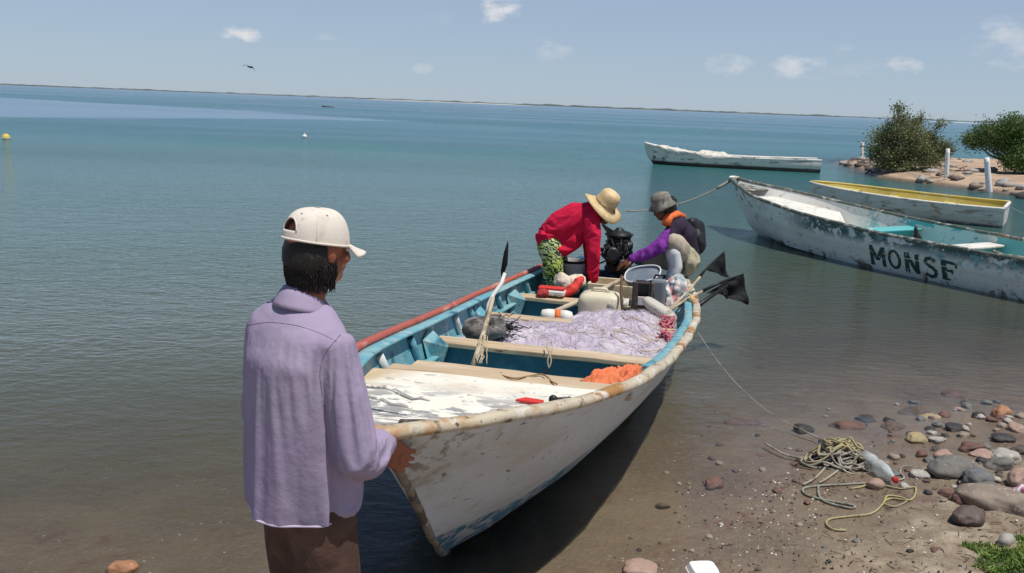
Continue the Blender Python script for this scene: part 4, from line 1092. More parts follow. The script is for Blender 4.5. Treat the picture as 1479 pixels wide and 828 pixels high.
mb = MB(); mb.tube([at(962, 325, 8.02), at(966, 313, 8.06), at(976, 309, 8.16), at(985, 313, 8.28), at(980, 320, 8.32)], [.045, .05, .052, .045, .03], 10, .7); wbuild(mb, 'life_vest_collar', ORG, root)
KHA = mat('beige_shorts', (.46, .40, .31), .85, [((.34, .29, .22), 6, .5, .65)], [(14, .5, .01)], spec=.15)
mb = MB(); ch(mb, [(992, 378, 8.18), (981, 360, 8.04), (972, 350, 8.0)], [.12, .105, .090], n=16); ch(mb, [(990, 380, 8.34), (960, 374, 8.32), (932, 376, 8.30)], [.115, .10, .08], n=14)
wbuild(fuse(mb, .012, 2, folds([], 8, .016, 9)), 'shorts', KHA, root)
BOOT = mat('white_rubber_boot', (.74, .74, .76), .35, [((.50, .48, .46), 7, .56, .66)], [(10, .3, .01)])
bt = MB(); ch(bt, [(973, 364, 7.99), (975, 385, 8.0), (968, 412, 8.0), (965, 424, 8.0)], [.075, .070, .058, .056], n=16); ch(bt, [(966, 424, 8.0), (954, 433, 7.98)], [.055, .042], n=14)
wbuild(fuse(bt, .010, 2, folds([], 7, .008, 9)), 'boot', BOOT, root)
bt = MB(); ch(bt, [(936, 382, 8.31), (936, 405, 8.32), (934, 424, 8.32)], [.07, .062, .055], n=14); ch(bt, [(934, 424, 8.32), (922, 430, 8.30)], [.05, .042], n=12); wbuild(fuse(bt, .012, 2), 'boot', BOOT, root)
GREYH = mat('grey_patterned_cloth', (.17, .155, .135), .9, [((.28, .26, .23), 18, .5, .6), ((.09, .085, .075), 12, .55, .65)], [(60, .4, .005)])
mb = MB(); a3 = Vector((-.30, -.10, .95)).normalized(); c3 = at(955.5, 293, 8.10); mb.lathe([(.130, -.028), (.132, -.022), (.100, .0), (.097, .045), (.085, .082), (.050, .098), (.004, .102)], c3, a3, 24)
for v in mb.v:
    q = v - c3
    if (q - a3 * q.dot(a3)).length > .105: v += a3 * -.02 * (1 if q.x < 0 else .2)
wbuild(mb, 'bucket_hat', GREYH, root)
BLK = mat('black_nylon', (.012, .013, .015), .55, [((.04, .045, .05), 8, .55, .68)], [(14, .5, .01)])
bk = MB(); ch(bk, [(1001, 331, 8.34), (1003, 352, 8.36)], [.105, .115], n=14, up=(0, 1, 0)); bk.ball(at(1006, 346, 8.26), (.07, .09, .10)); bk.ball(at(998, 322, 8.30), (.05, .07, .05))
o = wthing(fuse(bk, .012, 3, folds([], 8, .02, 2)), 'backpack', BLK, at(1002, 360, 8.34), 'black backpack on the back of the seated man', 'backpack')
mb = MB(); mb.tube([at(997, 322, 8.30), at(999, 315, 8.30), at(1003, 320, 8.33)], .010, 6); h_ = mb; h_.v = [v - o.location for v in h_.v]; hh = h_.build('carry_loop', BLK, o)
mb = MB(); ch(mb, [(996, 366, 8.06), (999, 378, 8.05), (996, 390, 8.06)], [.055, .085, .06], n=14)
SACKM = mat('khaki_cloth', (.36, .33, .22), .9, [((.50, .46, .36), 9, .5, .62), ((.18, .17, .11), 8, .6, .7)], [(16, .6, .015)])
wthing(fuse(mb, .010, 2, folds([], 9, .03, 5)), 'cloth_bag', SACKM, at(998, 392, 8.05), 'crumpled khaki cloth bag hanging at the seated man\'s hip', 'bag')

# ------------------------------------------------------------------ loads in the near boat
def bl(u, v, dz=0.0, z=None): return b1.pt(v, u, (b1.Zs(u) + dz) if z is None else z)
BR = Matrix.Rotation(b1.rz, 3, 'Z')
def wt(mb, name, m, label, cat, group=None, **k):
    c = sum(mb.v, Vector()) / len(mb.v); c.z = min(v.z for v in mb.v)
    return wthing(mb, name, m, c, label, cat, group, **k)
def sub(mb, name, m, parent, **k):
    off = parent.location; mb.v = [v - off for v in mb.v]; return mb.build(name, m, parent, **k)
BLKM = mat('black_greasy_metal', (.018, .019, .02), .45, [((.07, .07, .07), 14, .58, .66), ((.10, .06, .035), 9, .64, .70)], [(40, .4, .005)], metal=.3)
GREYM = mat('bare_grey_metal', (.16, .16, .16), .4, [((.06, .055, .05), 16, .5, .62)], [(40, .4, .004)], metal=.6)
NAVY = mat('dark_blue_painted_metal', (.02, .05, .09), .5, [((.05, .12, .18), 8, .56, .66)], [(30, .3, .004)])
# outboard motor without its cowl
mo = empty('outboard_motor', (at(892, 400, 8.35).x, 8.35, .40), 'bare black outboard motor without its cover, tiller pointing up, clamped on the transom', 'motor')
def q8(px, py, Y=8.35): return at(893 + (px - 893) * 1.15, 400 + (py - 400) * 1.17, Y)
mb = MB(); mb.box(q8(893, 368), (.20, .24, .26), BR); mb.box(q8(893, 385), (.17, .30, .14), BR); mb.lathe([(.07, 0), (.08, .02), (.08, .10), (.06, .12)], q8(884, 372, 8.22), (0, -1, .1), 16)
o = wbuild(mb, 'engine_block', BLKM, mo, smooth=False, bevel=.018)
mb = MB(); mb.lathe([(.02, -.02), (.118, -.02), (.125, -.005), (.125, .02), (.11, .035), (.05, .05), (.03, .075), (.005, .078)], q8(894, 349), (0, 0, 1), 28); wbuild(mb, 'flywheel', BLKM, mo, autos=40)
mb = MB()
for j in range(10):
    a = 2 * math.pi * j / 10; p = q8(894, 352) + Vector((.11 * math.cos(a), .11 * math.sin(a), 0)); mb.tube([p, p + Vector((0, 0, -.10))], .006, 5)
mb.tube([q8(894, 349) + Vector((.135 * math.cos(t), .135 * math.sin(t), .01)) for t in np.linspace(0, 2 * math.pi, 21)], .007, 5)
mb.tube([q8(894, 357) + Vector((.130 * math.cos(t), .130 * math.sin(t), 0)) for t in np.linspace(0, 2 * math.pi, 21)], .006, 5); wbuild(mb, 'flywheel_guard', BLKM, mo)
for k, (px, py, Y_) in enumerate(((904, 362, 8.25), (904, 372, 8.25))):
    mb = MB()
    for i in range(5): mb.lathe([(.045, 0), (.045, .006)], q8(px - 2 + i * 1.8, py, Y_), (1, -.3, 0), 14)
    mb.tube([q8(px - 4, py, Y_), q8(px + 7, py, Y_)], .030, 12); wbuild(mb, 'cylinder_head', GREYM, mo)
for (px, py, r_) in ((886, 378, .035), (898, 382, .03), (878, 362, .028)):
    mb = MB(); mb.lathe([(r_, 0), (r_ * 1.1, .01), (r_ * 1.1, .05), (r_ * .6, .06)], q8(px, py, 8.18), (0, -1, 0), 16); wbuild(mb, 'carburetor', GREYM, mo, autos=40)
mb = MB(); rr_ = random.Random(3)
for i in range(12):
    a = q8(rr_.uniform(882, 904), rr_.uniform(352, 372), 8.2); c_ = q8(rr_.uniform(880, 904), rr_.uniform(370, 392), 8.2)
    mb.tube([a, a.lerp(c_, .5) + Vector((rr_.uniform(-.05, .05), -.05, 0)), c_], .007, 5)
wbuild(mb, 'hoses', BLKM, mo)
mb = MB(); mb.prism([q8(872, 336, 8.3), q8(874, 335, 8.3), q8(892, 346, 8.3), q8(890, 353, 8.3), q8(882, 350, 8.3)], (0, .06, 0)); wbuild(mb, 'tiller_arm', BLKM, mo, smooth=False, bevel=.01)
mb = MB(); mb.tube([q8(890, 386, 8.2), q8(878, 378, 8.1), q8(872, 372, 8.06)], [.018, .015, .013], 8); mb.ball(q8(872.5, 366.5, 8.06), .022, n=10); mb.tube([q8(872.5, 366.5, 8.06), q8(874, 376, 8.06)], .008, 6); mb.tube([q8(878, 380, 8.1), q8(868, 384, 8.02), q8(864, 383, 8.0)], .009, 6)
wbuild(mb, 'shift_lever', BLKM, mo)
mb = MB(); mb.box(q8(892, 396, 8.32), (.24, .20, .17), BR); mb.box(q8(886, 408, 8.26), (.07, .07, .24), BR); mb.box(q8(898, 408, 8.26), (.07, .07, .24), BR); mb.tube([q8(880, 404, 8.18), q8(903, 404, 8.18)], .014, 8)
wbuild(mb, 'clamp_bracket', NAVY, mo, smooth=False, bevel=.012)
mb = MB(); c0 = q8(893, 392, 8.5); mb.box(c0 + Vector((0, .06, -.30)), (.10, .22, .85), BR, .7); mb.box(c0 + Vector((0, .14, -.62)), (.30, .34, .02), BR); wbuild(mb, 'drive_leg', NAVY, mo, smooth=False, bevel=.02)
mb = MB(); mb.lathe([(.05, 0), (.06, .05), (.055, .25), (.02, .34)], c0 + Vector((0, -.05, -.78)), (0, 1, 0), 16); wbuild(mb, 'gearcase', NAVY, mo)

# net heap
NETM, g, b, out = newmat('lilac_net')
co = g.new('ShaderNodeTexCoord').outputs['Object']
c = g.mix(g.ramp(g.noise(co, 3, 5), .4, .62), (.50, .43, .52), (.60, .54, .60)); c = g.mix(g.ramp(g.noise(g.scale(co, (1, 1, 1)), 9, 7, .75, 1.2), .56, .68), c, (.42, .36, .43))
c = g.mix(g.math('MULTIPLY', g.ramp(g.noise(g.scale(co, (1, 1, 1), (4, 4, 4)), 2.2, 4), .58, .66), .7), c, (.52, .47, .40))
g.put(b.inputs['Base Color'], c); b.inputs['Roughness'].default_value = .7; b.inputs['Specular IOR Level'].default_value = .3
bn = g.new('ShaderNodeBump'); bn.inputs['Strength'].default_value = .55; bn.inputs['Distance'].default_value = .02
g.put(bn.inputs['Height'], g.noise(co, 13, 8, .75, 1.5)); bn2 = g.new('ShaderNodeBump'); bn2.inputs['Strength'].default_value = .7; bn2.inputs['Distance'].default_value = .006; g.put(bn2.inputs['Height'], g.noise(co, 90, 4, .7)); g.put(bn2.inputs['Normal'], bn.outputs[0]); g.put(b.inputs['Normal'], bn2.outputs[0])
STRAND = mat('lilac_twine', (.58, .52, .58), .6); STRAND2 = mat('tan_float_line', (.50, .40, .27), .7); PINK = mat('pink_net_twine', (.55, .16, .20), .7)
def net_h(u, v):      # height over the platform
    a = max(0, 1 - ((u - 3.50) / .56) ** 2) ** .6 * max(0, 1 - ((v - .18) / .60) ** 2) ** .6 * .125
    c_ = max(0, 1 - ((u - 3.42) / .48) ** 2) ** .5 * max(0, 1 - ((v + .36) / .36) ** 2) ** .5 * .115
    d_ = max(0, 1 - ((u - 4.1) / .55) ** 2) ** .5 * max(0, 1 - ((v - .28) / .42) ** 2) ** .5 * .135
    h = max(a, c_, d_)
    return h * (1 + .42 * noise.fractal(Vector((u * 4, v * 4, 1)), .9, 2, 4)) + (.02 * noise.noise(Vector((u * 15, v * 15, 0))) if h > .02 else 0) if h > 0 else -.02
WN = [[at_z(b1, 2.80 + 1.85 * i / 149, b1.Zs(2.80 + 1.85 * i / 149) - .19, sg, .04).x for sg in (-1, 1)] for i in range(150)]
mb = MB(); P = []
for i in range(150):
    u = 2.80 + 1.85 * i / 149; row = []
    for j in range(130):
        v = -.74 + 1.52 * j / 129; vv = max(WN[i][0], min(WN[i][1], v)); h = net_h(u, v)
        k_ = Vector((noise.noise(Vector((u * 9, v * 9, 4))), noise.noise(Vector((u * 9, v * 9, 14))), 0)) * .02
        row.append(bl(u, vv, -.188 + h) + k_ * (1 if h > 0 else 0))
    P.append(row)
mb.grid(P); hs_ = [net_h(2.80 + 1.85 * i / 149, -.74 + 1.52 * j / 129) for i in range(150) for j in range(130)]
mb.f = [f for f in mb.f if max(hs_[i] for i in f) > .004]; mb.m = [0] * len(mb.f)
net = wt(mb, 'fishing_net', NETM, 'heap of pale lilac fishing net piled between the seats of the near boat', 'fishing net')
mb = MB(); rr_ = random.Random(11)
for i in range(800):
    u = rr_.uniform(2.95, 4.5); v = rr_.uniform(-.66, .72); an = rr_.uniform(0, 6.28); pts = []
    for k in range(12):
        an += rr_.uniform(-.6, .6); u += math.cos(an) * .018; v += math.sin(an) * .018
        if abs(v) > b1.W(u) - .09 or net_h(u, v) < .02: break
        pts.append(bl(u, v, -.188 + net_h(u, v) + .004 + .016 * rr_.random()))
    if len(pts) > 4: mb.tube(pts, .0014, 3)
o = sub(mb, 'net_strands', STRAND, net); o['kind'] = 'stuff'
mb = MB()
for i in range(7):
    cu0, cv0, r0_ = rr_.uniform(3.2, 4.0), rr_.uniform(-.3, .55), rr_.uniform(.06, .15)
    pts = [bl(cu0 + r0_ * math.cos(t) * (1 + .2 * math.sin(3 * t)), max(-.6, min(.66, cv0 + r0_ * 1.3 * math.sin(t))), -.188 + max(.02, net_h(cu0 + r0_ * math.cos(t), cv0 + r0_ * 1.3 * math.sin(t))) + .012) for t in np.linspace(0, 5.5, 26)]
    mb.tube(pts, .0035, 5); sub(mb, 'float_line', STRAND2, net); mb = MB()

for (cu0, cv0) in ((3.62, .70), (4.25, .66)):
    mb = MB()
    for i in range(16):
        mb.tube([bl(cu0 + rr_.uniform(-.12, .12), cv0 + rr_.uniform(-.10, .04), -.10 + rr_.uniform(-.05, .06)) for _ in range(4)], .006, 5)
    sub(mb, 'pink_twine', PINK, net)

# foam floats with marker poles and black flags
FOAM = mat('dirty_grey_foam', (.22, .21, .20), .9, [((.40, .38, .35), 9, .56, .64), ((.05, .045, .04), 5, .46, .58), ((.03, .03, .028), 20, .6, .66)], [(30, .8, .012)])
POLE = mat('pale_peeled_pole', (.50, .42, .30), .7, [((.30, .23, .15), 9, .5, .62)], [(30, .4, .004)])
WPOLE = mat('whitewashed_pole', (.66, .64, .60), .6, [((.40, .36, .30), 9, .56, .66)])
FLAG = mat('black_plastic_flag', (.008, .009, .010), .6, [((.03, .03, .032), 6, .60, .70)], [(9, .5, .03)], spec=.15)
fm = empty('marker_buoy', at(700, 478, 5.72), 'net marker of grey foam block on white pole with furled black flag', 'marker buoy')
mb = MB(); c = at(700, 473, 5.52); rot = Matrix.Rotation(R(-8), 3, 'Y') @ Matrix.Rotation(R(8), 3, 'Z')
prof = []
for x in np.linspace(-1, 1, 13):
    k_ = (1 - abs(x) ** 5) ** .4 if abs(x) < 1 else .2
    prof.append([c + rot @ Vector((x * .150, a * .090 * k_, d * .076 * k_ - .004)) * (1 + .06 * noise.noise(Vector((x * 3, a * 2, d * 2)))) for a, d in oval(1, 1, 14, 3.2)])
mb.rings(prof); wbuild(mb, 'foam_block', FOAM, fm)
mb = MB(); mb.tube([at(682, 530, 5.02), at(690, 508, 5.10), at(697, 485, 5.24), at(706, 455, 5.5), at(712, 430, 5.6)], [.017, .017, .016, .015, .014], 8); o = wbuild(mb, 'pole', POLE, fm)
mb = MB(); mb.tube([at(703, 464, 5.52), at(706, 440, 5.6), at(713, 425, 5.65), at(724, 410, 5.70), at(729, 395, 5.75)], [.016, .0155, .015, .014, .012], 8); o = wbuild(mb, 'whitewashed_pole_top', WPOLE, fm)
mb = MB(); pts = [at(726, 402, 5.79), at(727, 392, 5.80), at(729, 380, 5.80), at(731, 366, 5.81), at(733, 354, 5.82), at(733.5, 348, 5.82)]
mb.tube(pts, [.010, .024, .030, .026, .016, .003], 12, .6)
for v in mb.v: v += Vector((noise.noise(v * 22), 0, noise.noise(v * 22 + Vector((3, 3, 3))))) * .010
wbuild(mb, 'furled_flag', FLAG, fm)
mb = MB(); rr_ = random.Random(8)
for i in range(8): mb.tube(wander(at(699 + rr_.uniform(-3, 3), 484, 5.20), at(690 + rr_.uniform(-3, 6), 525, 5.02), 10, .03, i * 3.3), .0035, 5)
mb.tube(wander(at(704, 486, 5.20), at(703, 526, 5.02), 8, .006, 2), .003, 5); wbuild(mb, 'lashing', STRAND2, fm)
mb = MB(); rr_ = random.Random(9)
for i in range(60):
    p = at(728 + rr_.gauss(0, 5), 474 + rr_.gauss(0, 7), 5.55 + rr_.gauss(0, .03)); mb.tube(wander(p, p + Vector((rr_.gauss(0, .06), rr_.gauss(0, .05), rr_.gauss(0, .05))), 6, .04, i), .0035, 4)
wbuild(mb, 'tangled_line', BLKM, fm)

def flag_sheet(pts, seed, amp=.03, n=12):
    """triangular/quad flag between corner points a,b (hoist) and c,d (fly)"""
    a, b_, c_, d_ = [Vector(p) for p in pts]; nn = (b_ - a).cross(c_ - a).normalized(); P = []
    for i in range(n + 1):
        s_ = i / n; row = []
        for j in range(n + 1):
            t = j / n; p = a.lerp(d_, s_).lerp(b_.lerp(c_, s_), t)
            row.append(p + nn * amp * (math.sin(s_ * 7 + seed + t * 3) * s_ + noise.noise(Vector((s_ * 3, t * 3, seed)))))
        P.append(row)
    return P
f2 = empty('marker_buoy', at(955, 452, 6.9), 'net marker with cream float and thin pole, black flag highest over the rail', 'marker buoy')
CRF = mat('cream_grey_float', (.52, .49, .42), .7, [((.28, .26, .22), 7, .52, .62), ((.12, .11, .10), 14, .62, .68)], [(20, .5, .01)])
mb = MB(); a_, b_ = at(930, 433, 7.0), at(976, 462, 6.7); d_ = b_ - a_
prof = []
for x in np.linspace(0, 1, 13):
    k_ = max(.25, (1 - abs(2 * x - 1) ** 6)) ** .5; prof.append([a_ + d_ * x + Vector((p * .07 * k_ * .5, p * .07 * k_ , q * .045 * k_)) for p, q in oval(1, 1, 12, 3)])
mb.rings(prof); wbuild(mb, 'float', CRF, f2)
mb = MB(); mb.tube([at(962, 452, 6.9), at(990, 425, 7.15), at(1013, 398, 7.4)], [.014, .013, .011], 8); wbuild(mb, 'pole', POLE, f2)
mb = MB(); mb.tube([at(1011, 400, 7.38), at(1020, 388, 7.45), at(1046, 364, 7.6)], [.014, .010, .007], 7); wbuild(mb, 'dark_pole_top', BLKM, f2)
mb = MB(); mb.grid(flag_sheet((at(1019, 390, 7.44), at(1046, 365, 7.6), at(1051, 402, 7.55), at(1044, 398, 7.5)), 1, .02)); wbuild(mb, 'flag', FLAG, f2, solid=.003)
f3 = empty('marker_buoy', at(975, 462, 6.9), 'net marker of lashed poles with the largest black flag, leaning lowest over the rail', 'marker buoy')
mb = MB(); mb.tube([at(966, 450, 6.9), at(990, 433, 7.05), at(1016, 420, 7.2)], [.015, .014, .012], 8); wbuild(mb, 'pole', POLE, f3)
mb = MB(); mb.tube([at(1014, 421, 7.19), at(1040, 408, 7.3), at(1074, 396, 7.42)], [.015, .012, .007], 7); wbuild(mb, 'dark_pole_top', BLKM, f3)
mb = MB(); mb.tube([at(989, 457, 6.9), at(1020, 433, 7.1), at(1050, 412, 7.25)], [.020, .018, .014], 8); wbuild(mb, 'black_pole', BLKM, f3)
mb = MB(); mb.grid(flag_sheet((at(1040, 409, 7.3), at(1074, 396, 7.42), at(1080, 441, 7.36), at(1050, 430, 7.3)), 2.2, .03)); o = wbuild(mb, 'flag', FLAG, f3, solid=.003)
mb = MB(); mb.grid(flag_sheet((at(1020, 424, 7.2), at(1046, 408, 7.3), at(1053, 433, 7.3), at(1040, 424, 7.26)), 4, .02)); o = wbuild(mb, 'flag', FLAG, f3, solid=.003)
mb = MB()
for i in range(5): mb.tube([at(996 + i * 1.2, 425 + i, 7.05) , at(999 + i * 1.5, 432, 7.0), at(997 + i, 440, 7.02)], .008, 6)
wbuild(mb, 'lashing', mat('orange_yellow_twine', (.62, .40, .16), .7), f3)

# boxes, sacks, jugs in the stern
JUG = mat('cream_plastic', (.66, .60, .44), .5, [((.55, .47, .32), 3, .45, .65), ((.40, .34, .24), 12, .62, .68)], [(12, .3, .008)])
def pillow(c, r, rot, e=3.0, n=20, m=12, wob=.05, seed=0):
    mb = MB(); prof = []
    for i in range(m + 1):
        x = -1 + 2 * i / m; k_ = max(.06, 1 - abs(x) ** e) ** (1 / e)
        prof.append([Vector(c) + rot @ (Vector((p * k_ * r[0], q * k_ * r[1], x * r[2])) * (1 + wob * noise.noise(Vector((p * 1.6 + seed, q * 1.6, x * 1.6))))) for p, q in oval(1, 1, n, e)])
    mb.rings(prof); return mb
cj = bl(4.75, -.01, -.02); cj = at(868, 441, cj.y)
t = wt(pillow(cj, (.185, .13, .12), BR, 4, wob=.06), 'jerrycan', JUG, 'big cream plastic container lying behind the net heap', 'container')
mb = MB(); mb.lathe([(.030, 0), (.032, .02), (.026, .03)], cj + BR @ Vector((.10, -.12, .03)), BR @ Vector((0, -1, .2)), 16); sub(mb, 'cap', CRF, t)
mb = MB(); mb.tube([cj + BR @ Vector((-.08, -.02, .115)), cj + BR @ Vector((-.06, -.02, .145)), cj + BR @ Vector((.04, -.02, .145)), cj + BR @ Vector((.06, -.02, .115))], .014, 8); sub(mb, 'handle', JUG, t)
BOXM = mat('cream_painted_box', (.66, .56, .38), .6, [((.48, .38, .24), 6, .5, .62)], [(20, .3, .006)])
def open_box(c, dx, dy, dz, rot, th, m, name, label, cat, inner=None, tilt=None):
    rot = rot if tilt is None else rot @ tilt
    mb = MB(); c = Vector(c)
    for (ox, oy, sx, sy) in ((0, -dy / 2 + th / 2, dx, th), (0, dy / 2 - th / 2, dx, th), (-dx / 2 + th / 2, 0, th, dy - 2 * th - .002), (dx / 2 - th / 2, 0, th, dy - 2 * th - .002)):
        mb.box(c + rot @ Vector((ox, oy, 0)), (sx, sy, dz), rot)
    mb.box(c + rot @ Vector((0, 0, -dz / 2 + th / 2 + .002)), (dx - 2 * th - .002, dy - 2 * th - .002, th), rot)
    return wt(mb, name, m, label, cat, smooth=False, bevel=.006)
open_box(at(890, 424, 7.85), .50, .34, .22, BR, .022, BOXM, 'fish_box', 'cream wooden fish box open at the top, in front of the motor', 'box')
BLUEP = mat('blue_plastic', (.02, .10, .22), .45, [((.04, .16, .30), 6, .5, .62)])
wt(pillow(at(841, 388, 8.45), (.10, .10, .12), BR, 3, wob=.03), 'drum', BLUEP, 'small blue plastic drum behind the man in red', 'drum')
BUCK = mat('pale_grey_bucket', (.70, .68, .70), .5, [((.36, .33, .32), 6, .5, .62)])
bc = at(826, 396, 8.25); mb = MB(); mb.lathe([(.10, -.13), (.125, .12), (.130, .125), (.130, .14), (.118, .14), (.095, -.11)], bc, (0, 0, 1), 24)
t = wt(mb, 'bucket', BUCK, 'pale grey bucket with dark rim beside the bending man', 'bucket', autos=40)
mb = MB(); mb.lathe([(.131, .120), (.136, .125), (.136, .142), (.128, .146)], bc, (0, 0, 1), 24, cap=False); sub(mb, 'rim', BLKM, t)
SACK = mat('cream_cloth_sack', (.68, .60, .48), .85, [((.54, .44, .33), 7, .52, .62)], [(16, .8, .02)])
mb = MB(); c = at(824, 411, 7.80)
for i in range(5): mb.ball(c + Vector(((i - 2) * .035, .03 * math.sin(i * 2), .025 * math.cos(i * 1.7))), (.085, .08, .075), None, 14, .35, i, 2.5)
wt(fuse(mb, .010, 2, folds([], 12, .02, 2)), 'sack', SACK, 'lumpy cream sack at the feet of the man in red', 'sack')
REDF = mat('red_cloth', (.62, .04, .03), .7, [((.45, .03, .03), 8, .5, .62)], [(16, .6, .01)])
mb = MB(); ch(mb, [(814, 426, 7.6), (824, 420, 7.62), (834, 410, 7.68), (839, 404, 7.72)], [.035, .048, .042, .03], n=10); wt(fuse(mb, .008, 1, folds([], 16, .02, 3)), 'rag', REDF, 'long folded red cloth laid across the third seat', 'cloth')
mb = MB(); mb.ball(at(785, 423, 7.55), (.058, .05, .040), None, 16, .25, 4, 3); mb.ball(at(781, 425, 7.53), (.04, .04, .03), None, 12, .2, 6, 3)
wt(fuse(mb, .007, 1), 'cloth_bundle', mat('dark_red_cloth', (.36, .03, .03), .8, [((.24, .02, .02), 12, .5, .6)], [(20, .6, .01)]), 'small dark red bundle on the left end of the third seat', 'bundle')
mb = MB(); a_ = at(797, 422, 7.58); mb.box(a_, (.24, .12, .045), BR); mb.v = [v + Vector((0, 0, .0)) for v in mb.v]
t = wt(mb, 'tray', PWHITE, 'white tray with red lid in front of the green trousers', 'tray', smooth=False, bevel=.012)
mb = MB(); mb.box(a_ + Vector((0, .01, .035)), (.235, .10, .02), BR); sub(mb, 'lid', REDF, t, smooth=False, bevel=.006)
# white float with orange band on the second seat
c = at(804, 457, 6.78); ax_ = Vector((1, .02, -.05)).normalized()
mb = MB(); mb.lathe([(.02, -.13), (.045, -.12), (.055, -.07), (.055, -.02)], c, ax_, 18); mb.lathe([(.055, .025), (.055, .08), (.045, .12), (.02, .13)], c, ax_, 18)
t = wt(mb, 'net_float', PWHITE, 'white oblong float with an orange band lying on the second seat', 'float')
mb = MB(); mb.lathe([(.0555, -.021), (.0555, .026)], c, ax_, 18); sub(mb, 'band', ORG, t)
mb = MB(); mb.tube([at(793, 454, 6.85), at(838, 434, 7.2), at(905, 400, 7.9)], [.022, .021, .019], 9)
wt(mb, 'wooden_pole', POLE, 'pale wooden pole slanting back across the second and third seats', 'pole')
mb = MB(); mb.tube([at(899, 447, 6.9), at(897, 425, 7.0), at(898, 398, 7.1)], [.012, .013, .010], 7)
wt(mb, 'stick', mat('dark_brown_stick', (.11, .06, .035), .8), 'thin dark brown stick standing upright behind the net heap', 'stick')
# grey tub with white rim, dark slatted crate, striped bag
TUB = mat('slate_grey_tub', (.15, .18, .22), .5, [((.24, .26, .29), 5, .5, .65)], [(14, .5, .01)])
tr_ = Matrix.Rotation(R(28), 3, 'X') @ Matrix.Rotation(R(-14), 3, 'Y'); c = at(930, 402, 7.78)
mb = MB(); mb.rings([[c + BR @ (tr_ @ Vector((p, q, z))) for p, q in oval(a_, b_, 26, 2.6)] for a_, b_, z in ((.15, .10, -.15), (.168, .118, .02), (.172, .122, .05), (.160, .110, .05), (.150, .100, .035))])
t = wt(mb, 'tub', TUB, 'slate grey oval tub, filled level, with white rim, tipped before the seated man', 'tub', autos=50)
mb = MB(); mb.tube([c + BR @ (tr_ @ Vector((p, q, .055))) for p, q in oval(.166, .116, 30, 2.6)], .0065, 8, closed=True); sub(mb, 'rim', BOOT, t)
mb = MB(); c = at(950, 424, 7.35); mb.box(c, (.13, .10, .26), BR); t = wt(mb, 'fuel_can', mat('grey_plastic_can', (.20, .22, .25), .45, [((.32, .34, .36), 6, .52, .64)]), 'upright grey can between the dark box and the striped bag', 'can', smooth=False, bevel=.025)
mb = MB(); mb.tube([c + Vector((-.04, 0, .13)), c + Vector((-.03, 0, .16)), c + Vector((.03, 0, .16)), c + Vector((.04, 0, .13))], .010, 7); sub(mb, 'handle', BLKM, t)
DKB = mat('dark_brown_crate_wood', (.06, .045, .04), .75, [((.14, .11, .09), 9, .5, .62)])
c = at(927, 425, 7.25)
t = empty('crate', c, 'dark box with a square opening and white lower panel, beside the grey can', 'crate')
mb = MB(); mb.box(c + Vector((-.062, -.02, -.01)), (.045, .05, .24)); mb.box(c + Vector((.085, -.02, -.01)), (.035, .05, .24)); mb.box(c + Vector((.01, -.02, .10)), (.10, .04, .02)); wbuild(mb, 'frame', DKB, t, smooth=False, bevel=.006)
mb = MB(); mb.box(c + Vector((.01, .07, .0)), (.10, .10, .20)); wbuild(mb, 'body', BLKM, t, smooth=False, bevel=.006)
mb = MB(); mb.box(c + Vector((.012, -.024, -.055)), (.098, .02, .075)); wbuild(mb, 'lower_panel', mat('stained_white_panel', (.55, .53, .50), .6, [((.50, .14, .14), 14, .58, .62), ((.2, .2, .2), 20, .58, .64)]), t, smooth=False, bevel=.004)
STRP, g, b, out = newmat('striped_plastic_sack'); co = g.new('ShaderNodeTexCoord').outputs['Object']
X_, Y_, Z_ = g.xyz(g.scale(co, (1, 1, 1), rot=(0, .5, .3))); w1 = g.math('SINE', g.math('MULTIPLY', g.math('ADD', X_, g.math('MULTIPLY', g.noise(co, 5, 3), .06)), 62))
g.put(b.inputs['Base Color'], g.mix(g.ramp(w1, .2, .6), (.68, .64, .62), g.mix(g.ramp(g.noise(co, 7, 2), .45, .55), (.62, .26, .28), (.30, .42, .44)))); b.inputs['Roughness'].default_value = .5
mb = MB(); c = at(968, 425, 7.60)
for i in range(5): mb.ball(c + Vector((rr_.uniform(-.06, .06), rr_.uniform(-.05, .05), (i - 2) * .045)), (.095, .09, .08), None, 14, .4, i + 10, 2.5)
wt(fuse(mb, .010, 2, folds([], 10, .03, 12)), 'sack', STRP, 'white plastic sack with pink and green stripes under the seated man', 'sack')
BARM = mat('dirty_white_plastic_sheet', (.62, .60, .55), .55, [((.40, .34, .30), 6, .52, .62)], [(12, .7, .02)])
mb = MB(); c = at(908, 441, 7.3)
for i in range(7): mb.ball(c + Vector((rr_.uniform(-.14, .12), rr_.uniform(-.08, .08), rr_.uniform(-.05, .02))), (.07, .06, .05), None, 12, .5, i + 20, 3)
wt(fuse(mb, .010, 1, folds([], 12, .02, 13)), 'plastic_sheet', BARM, 'crumpled off-white plastic sheet between the cream container and dark crate', 'plastic')
